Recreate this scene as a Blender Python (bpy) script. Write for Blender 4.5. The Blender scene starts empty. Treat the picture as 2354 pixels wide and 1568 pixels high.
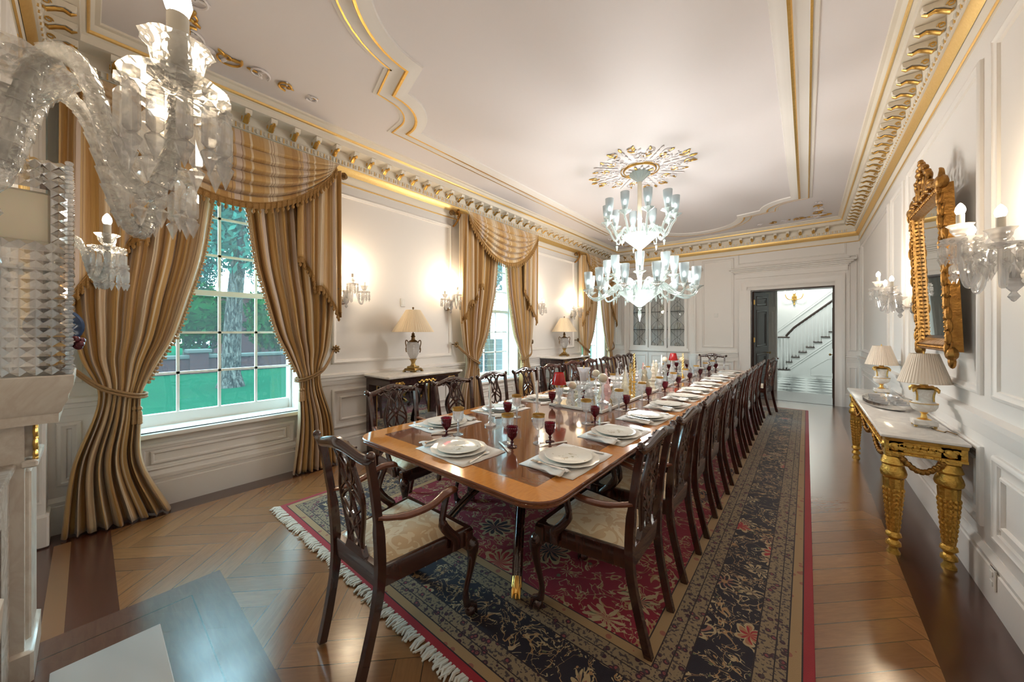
import bpy, math, random
from math import sin, cos, pi, radians as rad, sqrt, atan2
from mathutils import Vector as V, Matrix

# ---------------------------------------------------------------- camera, world, exposure
sc = bpy.context.scene
sc.view_settings.view_transform = 'Standard'
sc.view_settings.look = 'None'
sc.view_settings.exposure = 0.68
sc.view_settings.gamma = 1.0
sc.view_settings.use_curve_mapping = False
sc.cycles.use_denoising = True
sc.cycles.max_bounces = 7
sc.cycles.use_adaptive_sampling = True
sc.cycles.adaptive_threshold = 0.05
sc.cycles.transparent_max_bounces = 24
sc.cycles.transmission_bounces = 6
sc.cycles.glossy_bounces = 4
sc.cycles.sample_clamp_indirect = 4.0
sc.cycles.caustics_reflective = False
sc.cycles.caustics_refractive = False

YAW = 39.8
cd = bpy.data.cameras.new('camera')
cam = bpy.data.objects.new('camera', cd)
sc.collection.objects.link(cam)
cam.location = (0, 0, 1.47)
cam.rotation_euler = (rad(90), 0, rad(YAW))
cd.sensor_width = 36
cd.lens = 812 / 2354 * 36
cd.shift_y = -22 / 2354
cd.clip_start = 0.02
sc.camera = cam

# room numbers (metres): camera at x=0 y=0, room runs along +y
XL, XR, YN, YE, ZC = -4.19, 0.79, -0.27, 9.46, 3.67
WINC = (0.83, 4.55, 8.27)

w = bpy.data.worlds.new('sky'); sc.world = w; w.use_nodes = True
wb = w.node_tree.nodes['Background']
wb.inputs['Color'].default_value = (0.50, 0.86, 1.0, 1)
wb.inputs['Strength'].default_value = 18.0

COL = sc.collection
rnd = random.Random(7)

def portal(y):
    l = bpy.data.lights.new('window_daylight', 'AREA'); l.shape = 'RECTANGLE'
    l.size = 1.3; l.size_y = 2.5; l.cycles.is_portal = True
    o = bpy.data.objects.new('window_daylight', l); COL.objects.link(o)
    o.location = (XL - 0.4, y, 1.82); o.rotation_euler = (rad(90), 0, rad(-90))
for y in WINC: portal(y)

def lamp(name, parent, loc, power, color, radius=0.03):
    l = bpy.data.lights.new(name, 'POINT'); l.energy = power; l.color = color; l.shadow_soft_size = radius
    o = bpy.data.objects.new(name, l); COL.objects.link(o); o.parent = parent; o.location = loc
    return o

# ---------------------------------------------------------------- node helpers
class S:
    "a shader socket with arithmetic"
    def __init__(s, t, k): s.t, s.k = t, k
    def _op(s, op, b=None, c=None):
        n = s.t.nodes.new('ShaderNodeMath'); n.operation = op
        for i, v in enumerate((s, b, c)):
            if v is None: continue
            if isinstance(v, S): s.t.links.new(v.k, n.inputs[i])
            else: n.inputs[i].default_value = v
        return S(s.t, n.outputs[0])
    def __add__(s, b): return s._op('ADD', b)
    def __sub__(s, b): return s._op('SUBTRACT', b)
    def __mul__(s, b): return s._op('MULTIPLY', b)
    def __truediv__(s, b): return s._op('DIVIDE', b)
    def __lt__(s, b): return s._op('LESS_THAN', b)
    def __gt__(s, b): return s._op('GREATER_THAN', b)
    def rsub(s, a): return (s * -1.0) + a
    def mod(s, b): return s._op('FLOORED_MODULO', b)
    def floor(s): return s._op('FLOOR')
    def fract(s): return s._op('FRACT')
    def abs(s): return s._op('ABSOLUTE')
    def sin(s): return s._op('SINE')
    def min(s, b): return s._op('MINIMUM', b)
    def max(s, b): return s._op('MAXIMUM', b)
    def atan2(s, b): return s._op('ARCTAN2', b)
    def pow(s, b): return s._op('POWER', b)
    def snap(s, b): return s._op('SNAP', b)
class NT:
    def __init__(s, name, rough=0.5, metal=0.0, base=(.8, .8, .8), **kw):
        m = bpy.data.materials.new(name); m.use_nodes = True
        s.m = m; s.t = m.node_tree; s.b = s.t.nodes['Principled BSDF']
        s.b.inputs['Base Color'].default_value = (*base, 1)
        s.b.inputs['Roughness'].default_value = rough
        s.b.inputs['Metallic'].default_value = metal
        for k, v in kw.items():
            k = k.replace('_', ' ')
            if k in s.b.inputs: s.b.inputs[k].default_value = v
    def n(s, typ, **inp):
        n = s.t.nodes.new(typ)
        for k, v in inp.items():
            k = k.replace('_', ' ')
            if k in n.inputs: s.set(n.inputs[k], v)
            else: setattr(n, k.replace(' ', '_'), v)
        return n
    def set(s, sock, v):
        if isinstance(v, S): s.t.links.new(v.k, sock)
        elif isinstance(v, tuple) and sock.type == 'RGBA' and len(v) == 3: sock.default_value = (*v, 1)
        else: sock.default_value = v
    def coord(s, kind='Object'):
        n = s.t.nodes.new('ShaderNodeTexCoord'); return S(s.t, n.outputs[kind])
    def xyz(s, v):
        n = s.n('ShaderNodeSeparateXYZ', Vector=v); return [S(s.t, n.outputs[i]) for i in range(3)]
    def vec(s, x=0., y=0., z=0.):
        n = s.n('ShaderNodeCombineXYZ', X=x, Y=y, Z=z); return S(s.t, n.outputs[0])
    def map(s, v, scale=(1, 1, 1), loc=(0, 0, 0), rot=(0, 0, 0)):
        n = s.n('ShaderNodeMapping', Vector=v, Scale=scale, Location=loc, Rotation=rot); return S(s.t, n.outputs[0])
    def noise(s, v, scale=5., detail=3., rough=.5, dist=0.):
        n = s.n('ShaderNodeTexNoise', Vector=v, Scale=scale, Detail=detail, Roughness=rough, Distortion=dist); return S(s.t, n.outputs[0])
    def noisec(s, v, scale=5., detail=3.):
        n = s.n('ShaderNodeTexNoise', Vector=v, Scale=scale, Detail=detail); return S(s.t, n.outputs[1])
    def white(s, v):
        n = s.n('ShaderNodeTexWhiteNoise', Vector=v); return S(s.t, n.outputs[0])
    def voro(s, v, scale=5., feat='F1', out=0):
        n = s.n('ShaderNodeTexVoronoi', Vector=v, Scale=scale); n.feature = feat; return S(s.t, n.outputs[out])
    def mix(s, f, a, b):
        n = s.t.nodes.new('ShaderNodeMix'); n.data_type = 'RGBA'
        s.set(n.inputs[0], f); s.set(n.inputs[6], a); s.set(n.inputs[7], b)
        return S(s.t, n.outputs[2])
    def ramp(s, f, stops, const=False):
        n = s.t.nodes.new('ShaderNodeValToRGB'); s.t.links.new(f.k, n.inputs[0])
        e = n.color_ramp.elements
        n.color_ramp.interpolation = 'CONSTANT' if const else 'LINEAR'
        e[0].position, e[0].color = stops[0][0], (*stops[0][1], 1)
        e[1].position, e[1].color = stops[-1][0], (*stops[-1][1], 1)
        for p, c in stops[1:-1]:
            q = e.new(p); q.color = (*c, 1)
        return S(s.t, n.outputs[0])
    def color(s, v): s.set(s.b.inputs['Base Color'], v); return s
    def bump(s, h, strength=.3, dist=.01):
        n = s.n('ShaderNodeBump', Height=h, Strength=strength, Distance=dist)
        s.t.links.new(n.outputs[0], s.b.inputs['Normal']); return S(s.t, n.outputs[0])

def plain(name, base, rough=.5, metal=0., **kw): return NT(name, rough, metal, base, **kw).m
M = {}
# painted woodwork
def paint(name, base, rough=.45):
    t = NT(name, rough, 0, base); t.bump(t.noise(t.coord(), 60, 2), .04, .004); return t.m
M['paint'] = paint('painted_panelling', (.83, .79, .75))
M['ceil'] = paint('ceiling_paint', (.80, .755, .765), .6)
M['hallpaint'] = paint('hall_paint', (.84, .86, .84))
def metalish(name, a, b, rough, sc_=40., bstr=.4, bd=.004, metal=1.):
    t = NT(name, rough, metal, a); c = t.coord(); n = t.noise(c, sc_, 4)
    t.color(t.mix(n, a, b)); t.bump(n, bstr, bd); return t.m
M['gold'] = metalish('gold_leaf', (.95, .62, .20), (.70, .40, .09), .34)
M['goldcarve'] = metalish('carved_bright_gilt', (.92, .60, .15), (.50, .27, .05), .36, 55., .9, .007, .9)
M['cream'] = paint('cream_cornice_paint', (.83, .755, .64))
M['goldtrim'] = metalish('gilt_trim', (.93, .66, .28), (.80, .52, .18), .42, 60., .3, .003, .8)
M['carved'] = metalish('carved_gilt', (.50, .25, .055), (.16, .07, .018), .4, 30., .8, .01, .85)
M['brass'] = metalish('aged_brass', (.55, .38, .14), (.28, .18, .07), .35, 25.)
M['bronze'] = metalish('dark_bronze', (.23, .14, .06), (.12, .07, .03), .4, 25.)
M['silver'] = plain('silver', (.82, .80, .77), .2, 1.)
M['steel'] = plain('dark_metal', (.05, .05, .05), .4, .6)
M['mirror'] = plain('mirror_glass', (.80, .84, .82), .02, 1.)
def wood(name, a, b, rough, scale=(12, 1.2, 12), coat=.0, axis=None):
    t = NT(name, rough, 0, a, Coat_Weight=coat, Coat_Roughness=.06)
    c = t.coord(); n = t.noise(t.map(c, scale), 4, 5, .6, 1.2)
    t.color(t.mix(n, a, b)); return t.m
M['mahog'] = wood('dark_mahogany', (.030, .009, .007), (.075, .022, .013), .2, (6, 6, 1.2), .8)
M['armwood'] = wood('polished_mahogany', (.20, .065, .03), (.09, .028, .016), .22, (6, 6, 1.2), .5)
M['dkwood'] = wood('ebonised_wood', (.028, .012, .012), (.05, .02, .018), .2, (6, 6, 2), .5)
M['doorwood'] = wood('dark_door_wood', (.06, .035, .028), (.035, .02, .016), .3, (6, 6, 1), .3)
# dining table top (object coordinates: centre of the top)
TW, TL = 1.58, 6.44
def table_mat():
    t = NT('crossbanded_table_wood', .13, 0, Coat_Weight=.6, Coat_Roughness=.04)
    x, y, z = t.xyz(t.coord())
    hx, hy, r = TW / 2, TL / 2, .16
    # rounded-rect distance from the edge
    qx = (x.abs() - (hx - r)).max(0.); qy = (y.abs() - (hy - r)).max(0.)
    d = ((qx * qx + qy * qy)._op('SQRT')) * -1. + r
    dx = (x.abs() * -1. + hx); dy = (y.abs() * -1. + hy)
    d = d.min(dx).min(dy)
    g1 = t.noise(t.vec(x * 14., y * 1.1, z), 3, 5, .6, .8)
    field = t.mix(g1, (.40, .115, .035), (.22, .055, .02))
    flame = t.noise(t.vec(x * 2., y * .7, z), 2, 2)
    field = t.mix(flame, field, (.30, .085, .028))
    g2 = t.noise(t.vec(x * 6., y * 30., z), 3, 3)
    g3 = t.noise(t.vec(x * 30., y * 6., z), 3, 3)
    ends = dy < dx
    band = t.mix(t.mix(ends, g2, g3), (.72, .29, .05), (.48, .16, .03))
    dark = t.mix(g2, (.22, .075, .035), (.14, .045, .02))
    c = t.mix(d > .145, band, dark)
    c = t.mix(d > .205, c, (.70, .42, .14))
    c = t.mix(d > .210, c, field)
    c = t.mix(d < .006, c, dark)
    t.color(c); return t.m
M['table'] = table_mat()
def marble(name, a=(.80, .77, .73), b=(.55, .52, .50), rough=.15, scale=3.):
    t = NT(name, rough, 0, a); n = t.noise(t.coord(), scale, 6, .6, 2.)
    f = ((n - .5).abs() * 9.).min(1.)
    t.color(t.mix(f, b, a)); return t.m
M['marble'] = marble('white_marble', (.87, .83, .77), (.74, .70, .66))
M['alab'] = marble('alabaster', (.86, .83, .78), (.74, .68, .62), .3, 14.)
M['mantel'] = marble('cream_mantel_marble', (.74, .68, .60), (.66, .58, .50), .25)
M['surround'] = marble('veined_grey_marble', (.56, .48, .42), (.40, .33, .28), .25, 6.)
def glassy(name, tint=(1, 1, 1), body=(.9, .92, .95), trans=.62, gl=.25, bumpscale=0., rough=.04, bstr=.6, bdist=.004, refr=0., frs=.45):
    t = NT(name); nt = t.t; nt.nodes.remove(t.b)
    out = [n for n in nt.nodes if n.type == 'OUTPUT_MATERIAL'][0]
    tr = nt.nodes.new('ShaderNodeBsdfTransparent'); tr.inputs[0].default_value = (*tint, 1)
    df = nt.nodes.new('ShaderNodeBsdfDiffuse'); df.inputs[0].default_value = (*body, 1)
    tl = nt.nodes.new('ShaderNodeBsdfTranslucent'); tl.inputs[0].default_value = (*body, 1)
    g = nt.nodes.new('ShaderNodeBsdfGlossy'); g.inputs['Roughness'].default_value = rough
    a1 = nt.nodes.new('ShaderNodeMixShader'); a1.inputs[0].default_value = .5
    nt.links.new(df.outputs[0], a1.inputs[1]); nt.links.new(tl.outputs[0], a1.inputs[2])
    a2 = nt.nodes.new('ShaderNodeMixShader'); a2.inputs[0].default_value = trans
    if refr:
        rf = nt.nodes.new('ShaderNodeBsdfRefraction'); rf.inputs['IOR'].default_value = 1.35; rf.inputs[0].default_value = (*tint, 1); rf.inputs['Roughness'].default_value = .02
        a0 = nt.nodes.new('ShaderNodeMixShader'); a0.inputs[0].default_value = refr
        nt.links.new(tr.outputs[0], a0.inputs[1]); nt.links.new(rf.outputs[0], a0.inputs[2]); tr = a0
    nt.links.new(a1.outputs[0], a2.inputs[1]); nt.links.new(tr.outputs[0], a2.inputs[2])
    lw = nt.nodes.new('ShaderNodeLayerWeight'); lw.inputs[0].default_value = .35
    f = (S(nt, lw.outputs['Fresnel']) * frs + gl * .5)
    a3 = nt.nodes.new('ShaderNodeMixShader'); nt.links.new(f.k, a3.inputs[0])
    nt.links.new(a2.outputs[0], a3.inputs[1]); nt.links.new(g.outputs[0], a3.inputs[2])
    nt.links.new(a3.outputs[0], out.inputs[0])
    if bumpscale:
        x, y, z = t.xyz(t.coord())
        u = x.atan2(y)
        if bumpscale > 50: p = t.voro(t.coord(), bumpscale)
        else: p = ((u * bumpscale + z * 140.).sin() * (u * bumpscale - z * 140.).sin())
        n = t.n('ShaderNodeBump', Height=p, Strength=bstr, Distance=bdist)
        for s_ in ([df, g, lw] + ([rf] if refr else [])): nt.links.new(n.outputs[0], s_.inputs['Normal'])
    return t.m
M['crystal'] = glassy('clear_crystal', (.97, .97, .98), (.93, .92, .92), .66, .16)
M['cutcrystal'] = glassy('diamond_cut_crystal', (.96, .96, .97), (.95, .92, .90), .5, .2, 12., .05, .9, .006)
M['prismglass'] = glassy('prism_crystal', (1., 1., 1.), (1., .98, .96), .76, .16, 0, .02, refr=.3)
M['nearcut'] = glassy('diamond_cut_arm_crystal', (1., 1., .99), (1., .98, .96), .76, .14, 95., .04, .8, .004, refr=.3)
M['frosted'] = glassy('frosted_white_glass', (.96, .99, 1.), (.62, .68, .70), .45, .0, 0, .4)
M['frostcup'] = glassy('frosted_cut_vase_glass', (.9, .9, .9), (.92, .90, .93), .12, .06, 14., .2, .3)
M['murano'] = glassy('milky_chandelier_glass', (.96, 1., .99), (.58, .66, .65), .42, .12, 0, .08)
M['goblet'] = glassy('goblet_glass', (.98, .98, .99), (.95, .96, .98), .68, .16, 8., .03, .9)
M['ruby'] = glassy('ruby_glass', (.30, .004, .03), (.13, .001, .012), .45, .05, 10., .04, .4)
M['redshade'] = glassy('red_foil_shade', (.9, .05, .03), (.78, .012, .012), .15, .1, 0, .12)
M['pinkglass'] = glassy('pink_glass', (1., .86, .84), (.95, .62, .60), .55, .12, 0, .06)
M['creamglass'] = glassy('cream_glass', (1., .97, .88), (.93, .85, .70), .5, .12, 0, .06)
M['clearpane'] = glassy('window_pane', (.97, .99, 1.), (.9, .95, 1.), .985, .02, 0, .01)
M['diamond'] = glassy('faceted_crystal_block', (.90, .88, .86), (.85, .80, .75), .8, 1.5, 0, .01, frs=.2)
def emis(name, col, s):
    t = NT(name, .5, 0, col); t.b.inputs['Emission Color'].default_value = (*col, 1); t.b.inputs['Emission Strength'].default_value = s; return t.m
M['bulb'] = emis('lit_candle_bulb', (1., .93, .80), 8.)
M['coldbulb'] = emis('lit_white_bulb', (.93, 1., .97), 3.)
M['candle'] = plain('ivory_candle_tube', (.70, .64, .54), .5)
M['wax'] = plain('ivory_wax', (.86, .78, .62), .45, Subsurface_Weight=.2)
M['whitewax'] = plain('white_wax', (.88, .86, .82), .45)
M['goldwax'] = plain('gold_wax', (.85, .60, .22), .35, .3)
def shade(name, base):
    t = NT(name, .8, 0, base)
    x, y, z = t.xyz(t.coord()); a = x.atan2(y)
    t.bump((a * 48.).sin(), .5, .004)
    t.color(t.mix((a * 9.).sin() * .25 + .3, base, tuple(c * .88 for c in base)))
    t.b.inputs['Sheen Weight'].default_value = .2
    return t.m
M['shade'] = shade('pleated_cream_silk', (.84, .68, .47))
M['shade2'] = shade('pleated_blush_silk', (.90, .76, .62))
# fabrics
def stripe():
    t = NT('striped_gold_silk', .38, 0, Sheen_Weight=.3)
    u, v, _ = t.xyz(t.coord('UV'))
    f = (u * 1.0 + t.noise(t.vec(u * 3., v * 3., 0.), 2, 2) * .012).fract()
    g, b, w_, br = (.50, .29, .09), (.57, .37, .17), (.72, .59, .42), (.22, .11, .05)
    stops = [(0, g), (.10, b), (.17, w_), (.20, br), (.208, w_), (.24, br), (.248, w_), (.30, (.56, .40, .24)), (.40, g), (.52, (.42, .22, .06)), (.62, b), (.66, br), (.667, b), (.70, (.62, .50, .42)), (.78, br), (.787, (.56, .42, .28)), (.82, g), (.90, w_), (.93, g)]
    c = t.ramp(f, stops, True)
    # interpolate is constant: woven bands
    n = t.noise(t.vec(u * 900., v * 14., 0.), 1, 2)
    c = t.mix(n * .25, c, (.42, .25, .10))
    t.color(c); t.bump(t.noise(t.vec(u * 30., v * 5., 0.), 1.2, 3), .35, .012); return t.m
M['stripe'] = stripe()
M['fringe'] = metalish('gold_bullion_fringe', (.44, .24, .07), (.24, .12, .03), .7, 120., .8, .006, 0.)
M['cord'] = metalish('twisted_gold_cord', (.42, .25, .10), (.22, .12, .05), .6, 160., .9, .004, 0.)
M['palefringe'] = metalish('pale_bead_fringe', (.62, .44, .24), (.30, .16, .06), .5, 90., .5, .004, 0.)
def damask():
    t = NT('cream_damask', .42, 0, Sheen_Weight=.4)
    c = t.coord(); n = t.noise(c, 9., 2, .5, 1.5); v = t.voro(c, 11.)
    f = ((n - .5).abs() < .07).max(v < .16)
    t.color(t.mix(f, (.88, .76, .54), (.74, .56, .33)))
    t.set(t.b.inputs['Roughness'], f * .25 + .35); t.bump(f, .2, .002); return t.m
M['damask'] = damask()
M['rim'] = plain('amber_gold_rim', (.52, .31, .08), .35, .6)
M['hearth'] = NT('white_hearth_marble', .25, 0, (.80, .80, .80), Coat_Weight=.6, Coat_Roughness=.25, Coat_IOR=1.7).m
M['linen'] = NT('white_linen', .8, 0, (.88, .86, .83)); _t = M['linen']; _t.bump(_t.noise(_t.coord(), 300, 2), .2, .001); M['linen'] = _t.m
def china():
    t = NT('painted_porcelain', .12, 0); x, y, z = t.xyz(t.coord())
    r = (x * x + y * y)._op('SQRT')
    n = t.noise(t.vec(x, y, 0.), 38., 3, .6, 1.); n2 = t.noise(t.vec(x, y, 3.), 26., 2)
    motif = ((r < .055) * (n > .56)).max((r > .085) * (r < .115) * (n2 > .68))
    base = t.mix(r > .142, (.86, .83, .76), (.78, .66, .42))
    col = t.mix(t.noise(t.vec(x, y, 9.), 20., 1), (.32, .36, .18), (.40, .26, .16))
    t.color(t.mix(motif * .8, base, col)); return t.m
M['china'] = china()
M['chinawhite'] = plain('scalloped_white_china', (.85, .82, .76), .14)
# floor parquet
def parquet():
    t = NT('herringbone_oak_parquet', .2, 0, Coat_Weight=.8, Coat_Roughness=.2, Coat_IOR=1.7)
    x, y, z = t.xyz(t.coord())
    W, n = .125, 5.
    u = (x + y) * (.7071 / W); v = (y - x) * (.7071 / W)
    i, j = u.floor(), v.floor(); k = (i - j).mod(2 * n)
    hz = k < n
    ida = i - k; idb = j + k
    idx = hz * ida + hz.rsub(1.) * i
    idy = hz * j + hz.rsub(1.) * idb
    tone = t.white(t.vec(idx, idy, hz * 3.))
    gu = hz * u + hz.rsub(1.) * v; gv = hz * v + hz.rsub(1.) * u
    grain = t.noise(t.vec(gu * .35, gv * 3., tone * 20.), 3., 5, .6, .6)
    c = t.mix(grain, (.40, .19, .075), (.22, .095, .038))
    c = t.mix((tone - .35) * .75, c, (.17, .075, .04))
    fu, fv = u.fract(), v.fract()
    gap = (gv.fract() < .02).max(gv.fract() > .985)
    c = t.mix(gap, c, (.06, .03, .015))
    # dark mahogany borders along the walls and round the hearth
    g2 = t.noise(t.vec(x * 24., y * 2., 0.), 2., 5, .6, .8)
    dark = t.mix(g2, (.085, .028, .018), (.045, .014, .010))
    side = (x > (XR - .34)).max(x < (XL + .24)).max(y > (YE - .25))
    # left strip of boards beside the fireplace
    near = (x < -2.78) * (y < .107)
    brd = (y * 13.3).floor()
    nb = t.mix(t.white(t.vec(brd, 0., 0.)), (.13, .045, .028), (.07, .024, .016))
    nb = t.mix((brd + 2.).abs() < .5, nb, (.30, .15, .075))
    g3 = t.noise(t.vec(x * 3., y * 20., 1.), 2., 5, .6, .8)
    hb = (x > -2.86) * (y < .52) ; hb2 = (x < -.35)
    hearthb = t.mix(g3, (.20, .10, .07), (.10, .05, .04))
    c = t.mix(near, c, nb)
    c = t.mix((y < .52) * (x > -2.78) * (x < -.3), c, hearthb)
    c = t.mix(((y - .37).abs() < .003) * (x > -2.63) * (x < -.3), c, (.03, .012, .01))
    c = t.mix(((x + 2.63).abs() < .003) * (y < .37), c, (.03, .012, .01))
    c = t.mix(side, c, dark)
    t.color(c); t.set(t.b.inputs['Roughness'], grain * .12 + .14)
    t.bump(gap * -1., .2, .001); return t.m
M['parquet'] = parquet()
def checker():
    t = NT('checker_marble', .08, 0); x, y, z = t.xyz(t.coord())
    i = ((x + y) * (.7071 / .42)).floor(); j = ((y - x) * (.7071 / .42)).floor()
    k = (i + j).mod(2.)
    t.color(t.mix(k, (.75, .80, .78), (.05, .07, .075))); return t.m
M['checker'] = checker()
RX0, RX1, RY0, RY1 = -3.38, .03, 1.02, 8.5
def rug():
    t = NT('persian_rug_wool', .92, 0, Sheen_Weight=.2)
    x, y, z = t.xyz(t.coord())
    dx = (x * -1. + RX1).min(x - RX0); dy = (y * -1. + RY1).min(y - RY0)
    d = dx.min(dy)
    P = t.vec(x, y, 0.)
    wob = t.noisec(P, 6., 2)
    w2 = t.n('ShaderNodeVectorMath', operation='MULTIPLY_ADD'); t.t.links.new(wob.k, w2.inputs[0]); w2.inputs[1].default_value = (.12, .12, 0); t.t.links.new(P.k, w2.inputs[2]); Pw = S(t.t, w2.outputs[0])
    def floral(vec, scale, petals, seed):
        n = t.n('ShaderNodeTexVoronoi', Vector=vec, Scale=scale, Randomness=.75)
        dist = S(t.t, n.outputs['Distance']); pos = S(t.t, n.outputs['Position']); col = S(t.t, n.outputs['Color'])
        sb = t.n('ShaderNodeVectorMath', operation='SUBTRACT'); t.t.links.new(vec.k, sb.inputs[0]); t.t.links.new(pos.k, sb.inputs[1])
        lx, ly, _ = t.xyz(S(t.t, sb.outputs[0])); a = lx.atan2(ly)
        r0, r1, _ = t.xyz(col)
        rr = (a * petals + r0 * 6.).sin().abs() * .16 + .20
        inside = dist < rr; edge = (dist - rr).abs() < .035
        core = dist < .09; spokes = ((a * (petals * 2) + dist * 18.).sin() > .3) * inside
        return inside, edge, core, spokes, r1
    cream, pink, red, navy, green, tan = (.50, .38, .22), (.42, .15, .13), (.38, .018, .03), (.012, .010, .022), (.14, .15, .075), (.42, .24, .11)
    def dress(base, vec, scale, petals, vs, vw=.05):
        ins, edg, core, spk, r1 = floral(vec, scale, petals, 1)
        # curling vines and small leaves between the blooms
        vn = t.noise(vec, vs, 2., .5, 1.6); vine = (vn - .5).abs() < .014
        vn2 = t.noise(vec, vs * 1.7, 1., .5, 2.2); leaf = ((vn2 - .5).abs() < .022) * ((vn - .5).abs() < .09)
        ml = t.voro(vec, scale * 4.) 
        c = t.mix(vine, base, tan)
        c = t.mix(leaf, c, cream)
        c = t.mix((ml < .16) * (vn > .53), c, green)
        c = t.mix(ins, c, t.mix(r1 > .5, t.mix(r1 > .78, navy, (.10, .03, .05)), red))
        c = t.mix(spk * .8, c, t.mix(r1, pink, tan))
        c = t.mix(edg, c, cream)
        c = t.mix(core, c, t.mix(r1 > .6, tan, red))
        return c
    mainb = dress(navy, Pw, 4.6, 4., 7.)
    field = dress((.26, .007, .03), Pw, 2.6, 5., 4.5)
    gd = t.voro(P, 22.); gv = t.voro(P, 22., 'F1', 1)
    guard = t.mix(gd < .32, (.30, .22, .13), t.mix((gd < .17), (.05, .015, .03), (.28, .06, .07)))
    guard = t.mix(t.noise(P, 60., 2) > .56, guard, (.07, .05, .05))
    tanb = t.mix(t.voro(P, 14.) < .22, (.42, .27, .13), (.34, .12, .08))
    line = (.02, .01, .015)
    # bands from the edge inwards
    edges = [(.0, red), (.040, line), (.046, tanb), (.090, line), (.096, guard), (.135, line), (.140, guard), (.205, line), (.211, mainb), (.425, line), (.431, guard), (.485, line), (.490, guard), (.545, line), (.550, tanb), (.600, line), (.606, field)]
    c = edges[0][1]
    for p, k in edges[1:]:
        c = t.mix(d > p, c, k)
    hatch = t.noise(t.vec(x * 90., y * 90., 0.), 4., 1)
    c = t.mix(hatch * .22, c, (.05, .03, .03))
    t.color(c); t.bump(t.noise(P, 260., 2), .5, .003); return t.m
M['rug'] = rug()
M['rugfringe'] = plain('cream_wool_fringe', (.72, .66, .58), .9)
# outdoors
def grass():
    t = NT('lawn_grass', .9, 0); c = t.coord(); t.color(t.mix(t.noise(c, 3., 6), (.0005, .019, .009), (.0012, .029, .013))); t.bump(t.noise(c, 60., 3), .8, .03); return t.m
M['grass'] = grass()
def brick(name, a, b, m, sc_=(1, 1, 1)):
    t = NT(name, .85, 0); x, y, z = t.xyz(t.coord())
    n = t.n('ShaderNodeTexBrick', Vector=t.vec(x + y, z, 0.), Color1=a, Color2=b, Mortar=m, Scale=4.5)
    n.inputs['Mortar Size'].default_value = .025
    t.color(S(t.t, n.outputs[0])); return t.m
M['brick'] = brick('red_garden_brick', (.028, .0085, .0085), (.018, .007, .009), (.026, .020, .019))
M['stone'] = plain('garden_stone', (.032, .034, .03), .8)
def bark():
    t = NT('tree_bark', .95, 0); c = t.coord(); n = t.noise(t.map(c, (6, 6, 1.6)), 3., 5, .7, 1.)
    t.color(t.ramp(n, [(.42, (.006, .006, .005)), (.5, (.022, .020, .017)), (.58, (.055, .05, .042))])); t.bump(n, 1., .06); return t.m
M['bark'] = bark()
def leaf(name, a, b, em=0):
    t = NT(name, .7, 0); t.color(t.mix(t.noise(t.coord(), 1.5, 4), a, b)); return t.m
M['leaf'] = leaf('evergreen_leaves', (.0008, .012, .003), (.003, .028, .006))
M['paleleaf'] = leaf('pale_tree_leaves', (.006, .028, .020), (.014, .050, .036))
for k_ in ('grass', 'brick', 'stone', 'bark', 'leaf', 'paleleaf'): M[k_].node_tree.nodes['Principled BSDF'].inputs['Specular IOR Level'].default_value = 0.
M['black'] = plain('firebox_black', (.01, .01, .01), .9)
M['plastic'] = plain('white_plastic', (.80, .78, .74), .4)
M['bluechina'] = plain('dark_blue_glaze', (.03, .06, .14), .08)
M['darkred'] = plain('dark_red_petals', (.10, .01, .02), .4)

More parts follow.
